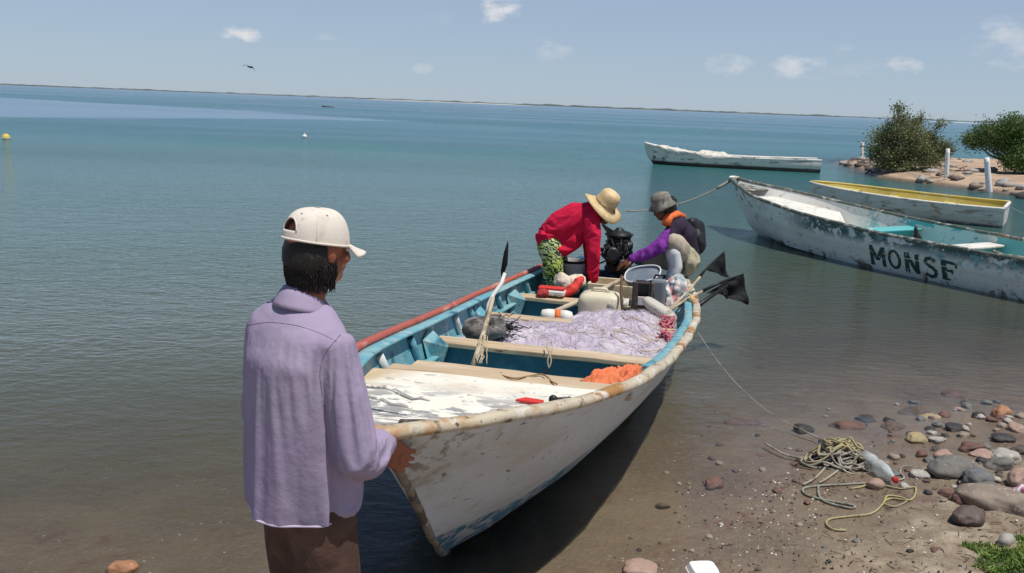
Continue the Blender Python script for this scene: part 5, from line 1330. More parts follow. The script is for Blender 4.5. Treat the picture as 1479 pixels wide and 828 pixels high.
# blue things at the right side near the motor
mb = MB(); c = at(905, 395, 8.1); mb.tube([at(899, 404, 8.0), at(912, 393, 8.05), at(925, 386, 8.1)], [.02, .022, .018], 8); wt(mb, 'oar_handle', POLE, 'short pale wooden handle lying beside the motor', 'handle')
mb = MB(); c = at(916, 392, 8.15); mb.ball(c, (.07, .06, .05), None, 14, .4, 31, 3); mb.ball(c + Vector((.08, 0, -.01)), (.06, .05, .04), None, 12, .4, 32, 3); wt(fuse(mb, .009, 1, folds([], 12, .02, 3)), 'cloth', mat('grey_green_cloth', (.20, .26, .25), .85, bump=[(20, .6, .01)]), 'crumpled grey green cloth beside the reaching hand', 'cloth')
mb = MB(); mb.tube(wander(at(893, 412, 8.1), at(925, 380, 8.25), 12, .05, 3), .016, 7); wt(mb, 'fuel_hose', mat('teal_hose', (.04, .20, .22), .5), 'thin teal fuel hose running from the motor', 'hose')

# things on the foredeck
ORC = mat('orange_cloth', (.72, .20, .09), .8, [((.62, .14, .06), 7, .5, .65)], [(14, .7, .015)], spec=.2)
mb = MB(); P = []
for i in range(64):
    t = i / 63; cu_, cv_ = 1.62 + .46 * t, .40 + .24 * t ** .8; row = []
    wd = .075 + .035 * noise.noise(Vector((t * 5, 3, 1))) - .03 * math.exp(-((t - .55) / .1) ** 2)
    for j in range(34):
        q = -1 + 2 * j / 33; rg = 1 - abs(noise.noise(Vector((t * 7, q * 1.9, 2)))) * 2.2; rg2 = 1 - abs(noise.noise(Vector((t * 15, q * 4, 8)))) * 2
        e = (1 - abs(q) ** 3) * min(1, 7 * t + .1, 7 * (1 - t) + .1)
        row.append(bl(cu_ - q * wd * .9, min(cv_ + q * wd * .55, b1.W(cu_) - .05), -.083 + e * (.030 + .030 * rg + .014 * rg2)) + Vector((noise.noise(Vector((t * 12, q * 3, 5))), noise.noise(Vector((t * 12, q * 3, 9))), 0)) * .014)
    P.append(row)
mb.grid(P)
wt(mb, 'garment', ORC, 'crumpled bright orange garment on the starboard end of the deck plank', 'garment', solid=.003)
mb = MB(); c = bl(.95, .27, -.062); mb.prism([c + BR @ Vector(p) for p in ((-.055, -.018, 0), (.045, -.025, 0), (.060, .012, 0), (-.02, .022, 0))], (0, 0, .012)); wt(mb, 'scrap', REDF, 'small flat red scrap near the deck edge', 'scrap', smooth=False, bevel=.003)
mb = MB(); c = bl(1.0, .36, -.05); mb.ball(c, (.020, .018, .020), n=12); mb.ball(c + Vector((.032, 0, -.005)), (.016, .014, .014), n=10); mb.tube([c, c + Vector((.06, .01, 0))], .009, 8); mb.ball(c + Vector((.068, .012, .0)), (.014, .014, .012), n=10)
wt(fuse(mb, .004, 1), 'tap_fitting', BLKM, 'small dark metal fitting beside the red scrap on the foredeck', 'fitting')
mb = MB(); pts = [bl(1.62, -.02, -.075), bl(1.50, .02, -.065), bl(1.45, .09, -.062), bl(1.52, .13, -.06), bl(1.61, .12, -.075), bl(1.68, .17, -.07), bl(1.61, .22, -.07), bl(1.48, .26, -.062), bl(1.42, .30, -.062)]
mb.tube(smooth_pts(pts), .0045, 6); wt(mb, 'cord', mat('brown_cord', (.26, .17, .08), .8), 'thin brown cord curling over the deck plank', 'cord')
mb = MB()
for (px, dx) in ((790, 6), (797, -6)):
    mb.tube(smooth_pts([at(px, 494, 5.16), at(px + 1, 503, 5.07), at(px + dx, 520, 5.03), at(793, 532, 5.02)]), .0045, 6)
wt(mb, 'twine', STRAND2, 'loop of pale twine hanging from the middle of the first seat', 'twine')

# lines
ROPE = mat('pale_grey_rope', (.33, .30, .25), .85, [((.18, .16, .13), 9, .48, .6)], [(120, .5, .003)])
ROPEY = mat('yellow_rope', (.38, .33, .17), .85, [((.26, .22, .14), 9, .45, .62), ((.42, .38, .10), 6, .56, .66)], [(120, .5, .003)])
ROPEG = mat('grey_green_rope', (.26, .26, .21), .85, [((.15, .14, .11), 20, .5, .62)], [(120, .5, .003)])
def pts_px(L, z=None, dz=.0):
    o = []
    for p in L:
        q = atz(p[0], p[1], 0)
        for _ in range(6): q = atz(p[0], p[1], max(0.0, ground(q.x, q.y)) + dz + (p[2] if len(p) > 2 else 0))
        o.append(q)
    return o
a_ = at(1008, 480, 6.2); b_ = pts_px([(1152, 618)], dz=.03)[0]
mb = MB(); mb.tube([a_.lerp(b_, t) - Vector((0, 0, .10 * 4 * t * (1 - t))) for t in np.linspace(0, 1, 24)], .0032, 6)
mb.tube(smooth_pts([b_, *pts_px([(1180, 632), (1210, 645)], dz=.02)]), .006, 6)
wt(mb, 'mooring_line', ROPE, 'thin pale line from the near boat down to the rope pile on the shore', 'rope')
a_ = b2.pt(0, 0, .90); b_ = at(1040, 272, 15.2); c_ = at(905, 305, 14.6)
mb = MB(); mb.tube([a_.lerp(c_, t) - Vector((0, 0, .16 * 4 * t * (1 - t))) for t in np.linspace(0, 1, 24)], .012, 6)
mb.tube([a_.lerp(c_, t) - Vector((0, 0, .16 * 4 * t * (1 - t))) for t in np.linspace(0, .16, 6)], .028, 7)
wt(mb, 'anchor_line', ROPEG, 'dark anchor line slanting from the bow of the lettered boat into the water', 'rope')
# bottle and rolled cloth on the lettered boat
def gl2(u, v, dz): return b2.pt(v, u, b2.Zs(u) + dz)
ob = empty('bottle', gl2(4.55, .55, -.20), 'dark bottle with red base standing in the lettered boat', 'bottle')
c = at(1325, 350, gl2(4.4, .7, 0).y)
ob.location = c
mb = MB(); mb.lathe([(.05, -.12), (.06, -.10), (.06, .06), (.03, .12), (.022, .17), (.024, .20)], c, (-.25, 0, 1), 16); wbuild(mb, 'glass', BLK, ob)
mb = MB(); mb.ball(c + Vector((.04, -.02, -.11)), (.11, .08, .06), None, 14, .4, 3, 3); wbuild(mb, 'red_wrap', REDF, ob)
mb = MB(); c = gl2(5.15, .25, -.2); mb.box(c, (.50, .38, .10), Matrix.Rotation(b2.rz + .3, 3, 'Z')); wt(mb, 'foam_slab', PWHITE, 'thick white foam slab lying in the lettered boat', 'foam slab', smooth=False, bevel=.02)
mb = MB(); mb.tube([gl2(3.2, .55, -.16), gl2(4.9, .66, -.12)], .030, 8); wt(mb, 'pole', POLE, 'pole lying along the inside of the lettered boat', 'pole')
mb = MB(); rr_ = random.Random(15)
for i in range(26): p = gl2(rr_.uniform(4.7, 5.6), rr_.uniform(-.2, .6), -.2 + rr_.uniform(0, .06)); mb.tube(wander(p, p + Vector((rr_.uniform(-.4, .4), rr_.uniform(-.4, .4), .03)), 8, .12, i), .014, 5)
wt(mb, 'rope_tangle', ROPE, 'tangle of pale rope lying in the lettered boat', 'rope')

# ------------------------------------------------------------------ shore
def rock(px, py, w_px, flat, col, seed, label, group=None, dz=0.0, name='rock', yaw=None, asp=1.0):
    p = pts_px([(px, py)])[0]; d = (p - CP).length; r_ = w_px / FPX * d / 2 * .9
    gz = ground(p.x, p.y); rot = Matrix.Rotation(seed * 1.7 if yaw is None else yaw, 3, 'Z') @ Matrix.Rotation(.25 * math.sin(seed * 3), 3, 'X')
    mb = MB(); bm = bmesh.new(); bmesh.ops.create_icosphere(bm, subdivisions=4 if r_ > .06 else 3, radius=1)
    sv = Vector((seed * 3.3, seed * 1.1, seed * 2.7)); vs = []
    for v in bm.verts:
        k = 1 + .38 * noise.noise(v.co * 1.05 + sv) + .09 * noise.noise(v.co * 3 + sv) + .025 * noise.noise(v.co * 9 + sv)
        q = Vector((v.co.x, v.co.y * asp, v.co.z * flat)) * k * r_; vs.append(rot @ q)
    mb.add(vs, [tuple(v.index for v in f.verts) for f in bm.faces]); bm.free()
    o = mb.build(name, ROCKS[col], None); o.location = (p.x, p.y, gz + r_ * flat * .35 + dz)
    return tag(o, label, 'rock', group)
ROCKS = {}
for nm, c_, l_ in (('greyb', (.20, .18, .155), (.12, .105, .09)), ('grey', (.17, .17, .165), (.28, .27, .25)), ('red', (.20, .085, .06), (.11, .05, .04)), ('tan', (.36, .27, .19), (.24, .17, .12)), ('orange', (.50, .20, .06), (.34, .14, .06)),
                   ('yellow', (.46, .34, .14), (.30, .22, .11)), ('dark', (.045, .042, .04), (.10, .09, .08)), ('pale', (.46, .42, .36), (.32, .28, .23)), ('pink', (.46, .27, .19), (.52, .35, .26)), ('brown', (.15, .10, .075), (.10, .07, .05))):
    c_ = tuple(.78 * (x * .75 + .25 * sum(c_) / 3) for x in c_); l_ = tuple(.72 * (x * .7 + .3 * sum(l_) / 3) for x in l_)
    ROCKS[nm] = mat('stone_' + nm, c_, .7, [(l_, 6, .45, .65), (tuple(x * 1.4 for x in c_), 30, .55, .66)], [(12, .5, .01), (60, .4, .003)])
RK = [ # px, py, width px, flatness, colour, label
    (1374, 680, 62, .55, 'greyb', 'large flat grey-brown boulder at the water edge, biggest of the wet ones'),
    (1409, 697, 50, .62, 'grey', 'smooth dark grey rock just right of the largest flat boulder'),
    (1442, 733, 118, .34, 'tan', 'long tan slab rock, the largest stone at the right edge'),
    (1400, 752, 52, .6, 'brown', 'rounded brown rock in front of the long tan slab'),
    (1390, 725, 34, .6, 'red', 'rusty red rock lying against the long tan slab'),
    (1368, 716, 24, .6, 'red', 'small rusty red rock left of the long tan slab'),
    (1470, 697, 34, .8, 'pink', 'pinkish rounded rock at the right edge above the tan slab'),
    (1444, 676, 40, .55, 'greyb', 'grey rock resting between the smooth dark rock and the right edge'),
    (1452, 663, 44, .4, 'pale', 'pale elongated stone near the waterline at the right'),
    (1444, 601, 30, .75, 'orange', 'bright orange stone sticking out of the shallows'),
    (1389, 590, 26, .6, 'pink', 'dull orange stone under shallow water left of the bright orange one'),
    (1413, 602, 22, .4, 'dark', 'flat black stone between the two orange stones'),
    (1325, 637, 34, .45, 'yellow', 'flat yellow ochre stone lying in the shallows'),
    (1352, 637, 26, .35, 'pale', 'flat pale stone touching the yellow ochre stone'),
    (1378, 621, 28, .5, 'dark', 'dark greenish stone behind the yellow ochre one'),
    (1404, 651, 40, .45, 'red', 'long reddish brown stone behind the largest flat boulder'),
    (1362, 662, 28, .6, 'pink', 'salmon-coloured stone above the largest flat boulder'),
    (1331, 659, 20, .6, 'red', 'small dark red stone standing alone in the shallows'),
    (1448, 635, 32, .4, 'dark', 'low black stone near the right edge waterline'),
    (1420, 660, 34, .4, 'pink', 'reddish tan flat stone beside the long reddish one'),
    (1328, 688, 34, .35, 'pale', 'flat pinkish-white stone left of the largest flat boulder'),
    (1263, 704, 26, .8, 'pink', 'round salmon rock wedged under the plastic bottle'),
    (1232, 668, 40, .6, 'dark', 'dark rock almost buried under the rope pile'),
    (1160, 617, 34, .5, 'dark', 'black wet rock that holds the end of the mooring line'),
    (1078, 600, 58, .35, 'red', 'broad dark red rock under water right of the near boat'),
    (1044, 600, 36, .4, 'brown', 'brown submerged rock nearest to the near boat'),
    (1225, 612, 60, .4, 'red', 'wide dark red rock under water in the middle of the shallows'),
    (1205, 625, 40, .35, 'dark', 'slate dark rock under water beside the wide red one'),
    (1320, 590, 56, .4, 'brown', 'broad brown rock farther out under the shallows'),
    (1345, 600, 46, .35, 'yellow', 'olive yellow rock under water'),
    (1105, 650, 44, .35, 'red', 'faint red-brown rock submerged left of the rope pile'),
    (1033, 697, 36, .45, 'red', 'reddish stone lying alone on the wet sand'),
    (958, 725, 22, .5, 'brown', 'small brown stone close to the hull shadow'),
    (1123, 710, 16, .4, 'red', 'little brick red stone on wet sand below the rope pile'),
    (1454, 785, 26, .8, 'pale', 'pale round stone sitting in the grass patch'),
    (176, 818, 44, .55, 'orange', 'orange-yellow stone under water at the bottom left'),
    (100, 786, 14, .5, 'tan', 'tiny tan stone under water at the left, farther out'),
    (922, 824, 50, .4, 'pink', 'flat pinkish rock at the bottom edge of the shore'),
    (1378, 565, 44, .4, 'red', 'far reddish rock under water toward the right'),
    (1470, 622, 30, .5, 'pink', 'rust-coloured stone at the right edge in the water'),
    (1478, 655, 30, .6, 'brown', 'brown stone cut by the right edge'),
    (1425, 712, 40, .5, 'greyb', 'grey stone between the dark rock and the long tan slab'),
    (1462, 715, 26, .6, 'brown', 'dark brown stone above the right end of the tan slab'),
    (1250, 602, 30, .3, 'dark', 'low slate stone awash beyond the rope pile'),
    (1290, 615, 36, .3, 'brown', 'flat brown stone awash left of the yellow stone'),
]
WADE = {176: -.0}
for i, (px, py, wp, fl_, cl, lab) in enumerate(RK):
    rock(px, py, wp, fl_, cl, i + 1.0, lab, 'rocks along the shore', yaw=(-.55 if wp > 100 else .35 + .4 * math.sin(i * 2.3)), asp=(.42 if wp > 100 else .72), dz=(.035 if px == 176 else -.040 if ('under' in lab or 'submerged' in lab) and 'bottle' not in lab else 0))
rr_ = random.Random(21)
SMALL = {'red': 'small reddish pebble among the shore stones', 'grey': 'small mid-grey pebble among the shore stones', 'tan': 'small tan pebble among the shore stones', 'dark': 'small blackish pebble among the shore stones', 'pale': 'small whitish pebble among the shore stones', 'brown': 'small brown pebble among the shore stones'}
for i in range(150):
    t = rr_.random()
    if t < .6: px, py = rr_.uniform(1280, 1479), rr_.uniform(575, 720)
    elif t < .85: px, py = rr_.uniform(960, 1330), rr_.uniform(580, 700)
    else: px, py = rr_.uniform(900, 1380), rr_.uniform(690, 825)
    cl = rr_.choice(list(SMALL)); wp = rr_.uniform(5, 17) * (1 if t < .6 else .75)
    rock(px, py, wp, rr_.uniform(.4, .7), cl, 100 + i, SMALL[cl], SMALL[cl].replace('pebble', 'pebbles'), name='pebble')
# shell grit: tiny white and dark bits on the sand
for nm, m_, n_, sd_ in (('shell_grit', mat('white_shell', (.70, .68, .62), .6), 300, 4), ('dark_grit', ROCKS['dark'], 420, 6)):
    mb = MB(); rr_ = random.Random(sd_)
    for i in range(n_):
        if rr_.random() < .5: p = pts_px([(rr_.gauss(1100, 70), rr_.gauss(730, 36))])[0]
        else: p = pts_px([(rr_.uniform(880, 1479), rr_.uniform(640, 828))])[0]
        r_ = .0016 + .0075 * rr_.random() ** 2.5 * (1.3 if nm == 'dark_grit' else 1); p.z = ground(p.x, p.y) + r_ * .2
        if -.03 < p.z: mb.ball(p, (r_, r_ * rr_.uniform(.5, 1), r_ * .4), Matrix.Rotation(rr_.uniform(0, 3), 3, 'Z'), 6)
    o = mb.build(nm, m_, None); tag(o, 'scattered bits of %s on the wet sand' % ('broken white shell' if nm == 'shell_grit' else 'dark grit'), 'grit', kind='stuff')
# rope pile
rp = empty('rope_pile', pts_px([(1215, 668)])[0], 'tangled pile of grey and yellow rope on the wet shore', 'rope pile')
mb1, mb2 = MB(), MB(); rr_ = random.Random(31); c0 = pts_px([(1213, 672)])[0]; gz = max(0, ground(c0.x, c0.y))
for i in range(52):
    yel = i % 3 == 0; a0 = rr_.uniform(0, 6.28); pts = []; R_ = rr_.uniform(.045, .13); k1 = rr_.uniform(-.09, .09); k2 = rr_.uniform(-.05, .05)
    if yel: k1 += .02; k2 += .04
    top_ = rr_.uniform(.03, .12) + (.04 if yel else 0)
    for k in range(14):
        t = a0 + k * .28; rr2 = R_ * (1 + .25 * math.sin(2.3 * t + i)); x = k1 + rr2 * math.cos(t) * 1.2; y = k2 + rr2 * math.sin(t) * .8
        z = gz + max(.01, (top_ + .02 * math.sin(3 * t + i)) * max(.0, 1 - (x * x / .05 + y * y / .03)) + .012 * rr_.random())
        pts.append(Vector((c0.x + x, c0.y + y, z)))
    (mb2 if yel else mb1).tube(smooth_pts(pts, 2), rr_.uniform(.0055, .0085), 6)
for L in ([(1195, 672), (1178, 690), (1160, 700)], [(1210, 680), (1190, 694), (1182, 697)], [(1190, 668), (1160, 663), (1130, 655), (1105, 640)], [(1200, 665), (1150, 660)]):
    mb1.tube(smooth_pts(pts_px(L, dz=.012)), .007, 6)
mbw = MB(); rr_ = random.Random(77)
for i in range(260):
    x, y = rr_.gauss(0, .11), rr_.gauss(-.02, .06); p = Vector((c0.x + x, c0.y + y, gz + .004 + .05 * max(0, 1 - x * x / .03 - y * y / .012) * rr_.random()))
    mbw.tube([p, p + Vector((rr_.gauss(0, .03), rr_.gauss(0, .02), rr_.gauss(.004, .01))), p + Vector((rr_.gauss(0, .05), rr_.gauss(0, .03), 0))], .0022, 4)
o = wbuild(mbw, 'dark_weed', mat('dark_dry_weed', (.05, .038, .025), .9), rp); o['kind'] = 'stuff'
wbuild(mb1, 'grey_rope', ROPE, rp); wbuild(mb2, 'yellow_rope', ROPEY, rp)
mb = MB(); mb.tube(smooth_pts(pts_px([(1250, 698), (1215, 700), (1180, 702), (1160, 706), (1165, 715), (1190, 722), (1232, 730), (1228, 734), (1195, 726), (1183, 716), (1182, 700)], dz=.008)), .0068, 6)
wt(mb, 'rope', ROPEG, 'grey-green rope looping flat on the sand in front of the rope pile', 'rope')
mb = MB(); mb.tube(smooth_pts(pts_px([(1228, 706), (1245, 703), (1262, 698), (1300, 706), (1322, 704), (1316, 722), (1288, 720), (1276, 726), (1292, 732), (1310, 722), (1283, 716), (1275, 728), (1258, 742), (1225, 746), (1198, 750), (1194, 758), (1205, 765), (1222, 766)], dz=.008)), .0056, 6)
wt(mb, 'rope', ROPEY, 'thin yellow rope trailing across the sand below the plastic bottle', 'rope')
mb = MB(); mb.tube(smooth_pts(pts_px([(1318, 674), (1304, 674), (1300, 682), (1306, 690), (1296, 694)], dz=.010)), .0055, 6)
wt(mb, 'rope', ROPE, 'short curl of pale rope right of the plastic bottle', 'rope')
# plastic bottle with red cap
PET, g, b, out = newmat('clear_plastic'); b.inputs['Base Color'].default_value = (.74, .80, .78, 1); b.inputs['Roughness'].default_value = .12; b.inputs['Alpha'].default_value = .55; b.inputs['Specular IOR Level'].default_value = .8
co = g.new('ShaderNodeTexCoord').outputs['Object']; bn = g.new('ShaderNodeBump'); bn.inputs['Strength'].default_value = .7; bn.inputs['Distance'].default_value = .02; g.put(bn.inputs['Height'], g.noise(co, 22, 5, .6)); g.put(b.inputs['Normal'], bn.outputs[0])
pb = empty('plastic_bottle', pts_px([(1270, 690)])[0], 'crushed clear plastic bottle with red cap beside the rope pile', 'bottle')
a_ = pts_px([(1248, 674)])[0] + Vector((0, 0, .06)); b_ = pts_px([(1290, 703)])[0] + Vector((0, 0, .045)); d_ = (b_ - a_).normalized(); L_ = (b_ - a_).length
mb = MB(); mb.lathe([(.028, 0), (.046, .008), (.047, L_ * .25), (.041, L_ * .36), (.046, L_ * .5), (.045, L_ * .72), (.026, L_ * .90), (.014, L_ * .97), (.014, L_)], a_, d_, 20, .8)
for v in mb.v: v += Vector((noise.noise(v * 18), noise.noise(v * 18 + Vector((4, 0, 0))), noise.noise(v * 18 + Vector((0, 4, 0))))) * .010
wbuild(mb, 'bottle_body', PET, pb)
mb = MB(); mb.lathe([(.017, 0), (.0175, .022), (.015, .025)], b_, d_, 16); wbuild(mb, 'cap', REDF, pb)
# foam food box at the bottom edge, pink bag at the right edge
WFOAM = mat('white_foam_plastic', (.82, .82, .82), .5)
p = pts_px([(1015, 840)])[0]; c = Vector((p.x, p.y, ground(p.x, p.y) + .03))
fb = empty('foam_box', c, 'white foam food box with hinged lid at the bottom edge of the shore', 'food box')
rz_ = Matrix.Rotation(.12, 3, 'Z')
mb = MB(); mb.rings([[c + rz_ @ Vector((p_ , q_, z)) for p_, q_ in oval(a__, b__, 20, 5)] for a__, b__, z in ((.056, .056, -.03), (.066, .064, .008), (.070, .068, .010))]); wbuild(mb, 'base', WFOAM, fb, smooth=False)
mb = MB(); mb.rings([[c + rz_ @ Vector((p_, q_, z)) for p_, q_ in oval(a__, b__, 20, 5)] for a__, b__, z in ((.070, .068, .0125), (.066, .064, .016), (.056, .054, .040), (.048, .046, .043))]); wbuild(mb, 'lid', WFOAM, fb, smooth=False)
PBAG = mat('pink_patterned_plastic', (.70, .25, .34), .4, [((.80, .74, .76), 16, .48, .52)], [(14, .8, .02)])
mb = MB(); p = pts_px([(1474, 733)])[0] + Vector((0, 0, .09))
for i in range(5): mb.ball(p + Vector((rr_.uniform(-.02, .05), rr_.uniform(-.03, .03), rr_.uniform(-.03, .02))), (.04, .035, .035), None, 12, .4, i + 50, 3)
wt(fuse(mb, .005, 1, folds([], 20, .012, 3)), 'plastic_bag', PBAG, 'crumpled pink and white plastic bag on the tan slab at the right edge', 'bag')
# dry weed and twig litter
mb = MB(); rr_ = random.Random(61)
for i in range(520):
    p = pts_px([(rr_.uniform(1000, 1479), rr_.uniform(690, 828) if rr_.random() < .75 else rr_.uniform(640, 720))], dz=.003)[0]
    if ground(p.x, p.y) < .0: continue
    an = rr_.uniform(0, 6.28); L_ = .012 + .05 * rr_.random() ** 3; d_ = Vector((math.cos(an), math.sin(an), .1)) * L_
    mb.tube([p, p + d_ * .5 + Vector((0, 0, .003)), p + d_], rr_.uniform(.0010, .0024), 4)
o = mb.build('weed_litter', mat('brown_litter', (.09, .06, .04), .9, [((.26, .20, .13), 4, .5, .6)]), None); tag(o, 'scattered twigs and dry weed on the sand', 'litter', kind='stuff')
# grass
GRS = mat('bright_grass', (.13, .21, .035), .7, [((.26, .30, .07), 3, .5, .62), ((.06, .12, .02), 7, .52, .64)])
mb = MB(); rr_ = random.Random(41); gc = pts_px([(1440, 802)])[0]
for i in range(9000):
    a = rr_.uniform(0, 6.28); r_ = math.sqrt(rr_.random()); x = gc.x + .20 + r_ * .40 * math.cos(a) ; y = gc.y - .06 + r_ * .24 * math.sin(a)
    if noise.noise(Vector((x * 7, y * 7, 0))) + (1 - r_) * .9 < .12: continue
    z = ground(x, y); h_ = rr_.uniform(.015, .055) * (1.2 - r_ * .5); d_ = Vector((rr_.gauss(0, .5), rr_.gauss(0, .5), 1)).normalized(); s_ = Vector((math.cos(a * 5), math.sin(a * 5), 0)) * rr_.uniform(.0016, .0038)
    p = Vector((x, y, z - .003)); q = p + d_ * h_ * .6; e_ = p + d_ * h_ + Vector((rr_.gauss(0, .012), rr_.gauss(0, .012), -.004))
    mb.add([p - s_, p + s_, q + s_ * .9, e_, q - s_ * .9], [(0, 1, 2, 3, 4)])
tag(mb.build('grass', GRS, None, smooth=False), 'patch of short bright green grass on the sand', 'grass', kind='stuff')

# ------------------------------------------------------------------ spit: mangroves, posts, stones
BARK = mat('grey_brown_bark', (.16, .13, .10), .9, [((.26, .22, .18), 8, .5, .65)], [(20, .6, .02)])
def leafmat(nm, c1, c2, c3):
    m, g, b, out = newmat(nm); oi = g.new('ShaderNodeNewGeometry').outputs['Random Per Island']
    c = g.mix(g.ramp(oi, .0, .6), c1, c2); c = g.mix(g.ramp(oi, .75, 1.0), c, c3); g.put(b.inputs['Base Color'], c); b.inputs['Roughness'].default_value = .5; b.inputs['Specular IOR Level'].default_value = .35
    t = g.new('ShaderNodeBsdfTranslucent'); g.put(t.inputs[0], c); mx = g.new('ShaderNodeMixShader'); mx.inputs[0].default_value = .28
    g.l.new(b.outputs[0], mx.inputs[1]); g.l.new(t.outputs[0], mx.inputs[2]); g.l.new(mx.outputs[0], out.inputs[0]); return m
LEAF = leafmat('olive_mangrove_leaves', (.095, .12, .045), (.18, .20, .085), (.32, .33, .18))
LEAF2 = leafmat('green_mangrove_leaves', (.055, .105, .025), (.10, .17, .045), (.18, .25, .09))
def mangrove(base, clumps, label, leafm, seed, n_leaf, ls=.055):
    rr = random.Random(seed); root = empty('mangrove_tree', base, label, 'tree', 'mangroves on the sand spit'); base = Vector(base)
    tb = MB(); lb = MB()
    hub = base + Vector((0, 0, .25))
    for k in range(6): a = k * 1.05 + rr.random(); tb.tube([base + Vector((math.cos(a) * .35, math.sin(a) * .35, -.1)), base + Vector((math.cos(a) * .18, math.sin(a) * .18, .12)), hub], [.02, .03, .05], 6)
    tot_ = sum(c_[1] ** 2 for c_ in clumps)
    for (c_, r_) in clumps:
        c_ = Vector(c_); r3 = Vector((r_, r_, r_ * .8)); mid = hub.lerp(c_, .5) + Vector((rr.gauss(0, .1), rr.gauss(0, .1), -.08))
        tb.tube([hub, mid, c_], [.05, .035, .014], 6)
        tips = []
        for k in range(int(26 * r_ / .5) + 8):
            d = Vector((rr.gauss(0, 1), rr.gauss(0, 1), rr.gauss(0, 1))).normalized(); e = c_ + Vector((d.x * r3.x, d.y * r3.y, d.z * r3.z)) * rr.uniform(.55, 1.18); tips.append(e)
            tb.tube([c_.lerp(mid, rr.uniform(0, .4)), c_.lerp(e, .5) + Vector((0, 0, -.02)), e], [.012, .008, .003], 4)
        for k in range(int(n_leaf * r_ ** 2 / tot_)):
            tp = rr.choice(tips); sg = .11 + .05 * r_
            p = tp.lerp(c_, abs(rr.gauss(0, .22))) + Vector((rr.gauss(0, sg), rr.gauss(0, sg), rr.gauss(0, sg * .8)))
            if p.z < base.z + .12: continue
            L = ls * rr.uniform(.6, 1.3); d = Vector((rr.gauss(0, 1), rr.gauss(0, 1), rr.gauss(.3, .7))).normalized(); s_ = d.orthogonal(); s_.rotate(Matrix.Rotation(rr.uniform(0, 6.28), 3, d)); s_ = s_.normalized() * L * .30
            nn = d.cross(s_).normalized() * L * .06
            lb.add([p, p + d * L * .5 + s_ + nn, p + d * L, p + d * L * .5 - s_ + nn], [(0, 1, 2, 3)])
    wbuild(tb, 'trunk', BARK, root); wbuild(lb, 'crown', leafm, root, smooth=False)
YT = 32.0
def c2(px, py, r_px, dy=0): p = at(px, py, YT + dy); return (tuple(p), r_px / FPX * YT)
CL = [c2(1286, 193, 17, .3), c2(1300, 172, 11, -.3), c2(1299, 157, 7), c2(1310, 205, 30, -.4), c2(1340, 210, 24, .2), c2(1272, 210, 22, 0), c2(1268, 226, 12, .5), c2(1295, 230, 26, -.6), c2(1325, 232, 24, -.4), c2(1350, 222, 20, .3), c2(1312, 185, 14, .4), c2(1325, 178, 8, .6), c2(1331, 170, 5, .6), c2(1357, 180, 6.5, -.2), c2(1283, 240, 14, -.5), c2(1368, 212, 9, 0)]
mangrove((at(1308, 250, YT).x, YT, .10), CL, 'bushy olive-green mangrove between the white posts, with open twigs on top', LEAF, 3, 27000, .075)
YT = 31.0
CL = [c2(1410, 205, 16, .3), c2(1428, 195, 20, 0), c2(1450, 190, 22, .4), c2(1465, 182, 16, -.3), c2(1478, 200, 30, 0), c2(1470, 222, 24, -.5), c2(1500, 215, 34, 0), c2(1463, 238, 13, -.6), c2(1520, 235, 30, -.3), c2(1440, 208, 14, .5), c2(1500, 185, 22, 0), c2(1463, 172, 7, 0), c2(1403, 200, 9, 0), c2(1485, 243, 14, -.3)]
mangrove((at(1474, 246, YT).x, YT, .25), CL, 'denser green mangrove cut off by the right edge, branch reaching left', LEAF2, 7, 40000, .070)
PWH = mat('whitewashed_post', (.78, .77, .75), .6, [((.50, .46, .42), 6, .58, .68), ((.25, .20, .16), 9, .55, .65, None, [('Z', .22, .0)])], [(20, .4, .01)])
for (px, pyb, pyt, wpx, gz_, lab) in ((1428, 277, 228, 8.0, -.05, 'tallest whitewashed post, standing in the water at the right, leaning slightly'), (1368, 265, 215, 6.2, -.02, 'whitewashed post right of the bushy mangrove, nearly upright'), (1245, 232, 205, 4.6, .15, 'short whitewashed post left of the bushy mangrove')):
    b_ = atz(px + (3 if px > 1400 else -1), pyb, gz_ if gz_ > 0 else 0); t_ = at(px - (3 if px > 1400 else -1), pyt, b_.y); r_ = wpx / FPX * b_.y / 2
    b_.z = gz_ - .15; mb = MB(); n_ = 8
    mb.tube([b_.lerp(t_, i / n_) + Vector((noise.noise(Vector((i, px, 0))) * .012, 0, 0)) for i in range(n_ + 1)], [r_ * (1.1 - .2 * i / n_) for i in range(n_ + 1)], 12); wthing(mb, 'post', PWH, b_, lab, 'post', 'white posts by the sand spit')
mb = MB(); a_, c_ = at(1248, 236, 34), at(1366, 240, 28.9); mb.tube([a_.lerp(c_, t) - Vector((0, 0, .06 * 4 * t * (1 - t))) for t in np.linspace(0, 1, 16)], .012, 5)
wt(mb, 'wire', ROPE, 'sagging wire strung low between the posts in front of the bushy mangrove', 'wire')
rr_ = random.Random(51)
EDGE = [(1232, 236), (1240, 238), (1258, 243), (1268, 246), (1345, 255), (1355, 258), (1380, 262), (1395, 262), (1402, 270), (1412, 271), (1440, 272), (1455, 276), (1470, 280), (1335, 258), (1420, 255), (1365, 250), (1390, 240), (1340, 262), (1222, 236), (1250, 240)]
labs = {'pale': 'pale stone along the edge of the sand spit', 'tan': 'tan stone along the edge of the sand spit', 'brown': 'brown stone along the edge of the sand spit'}
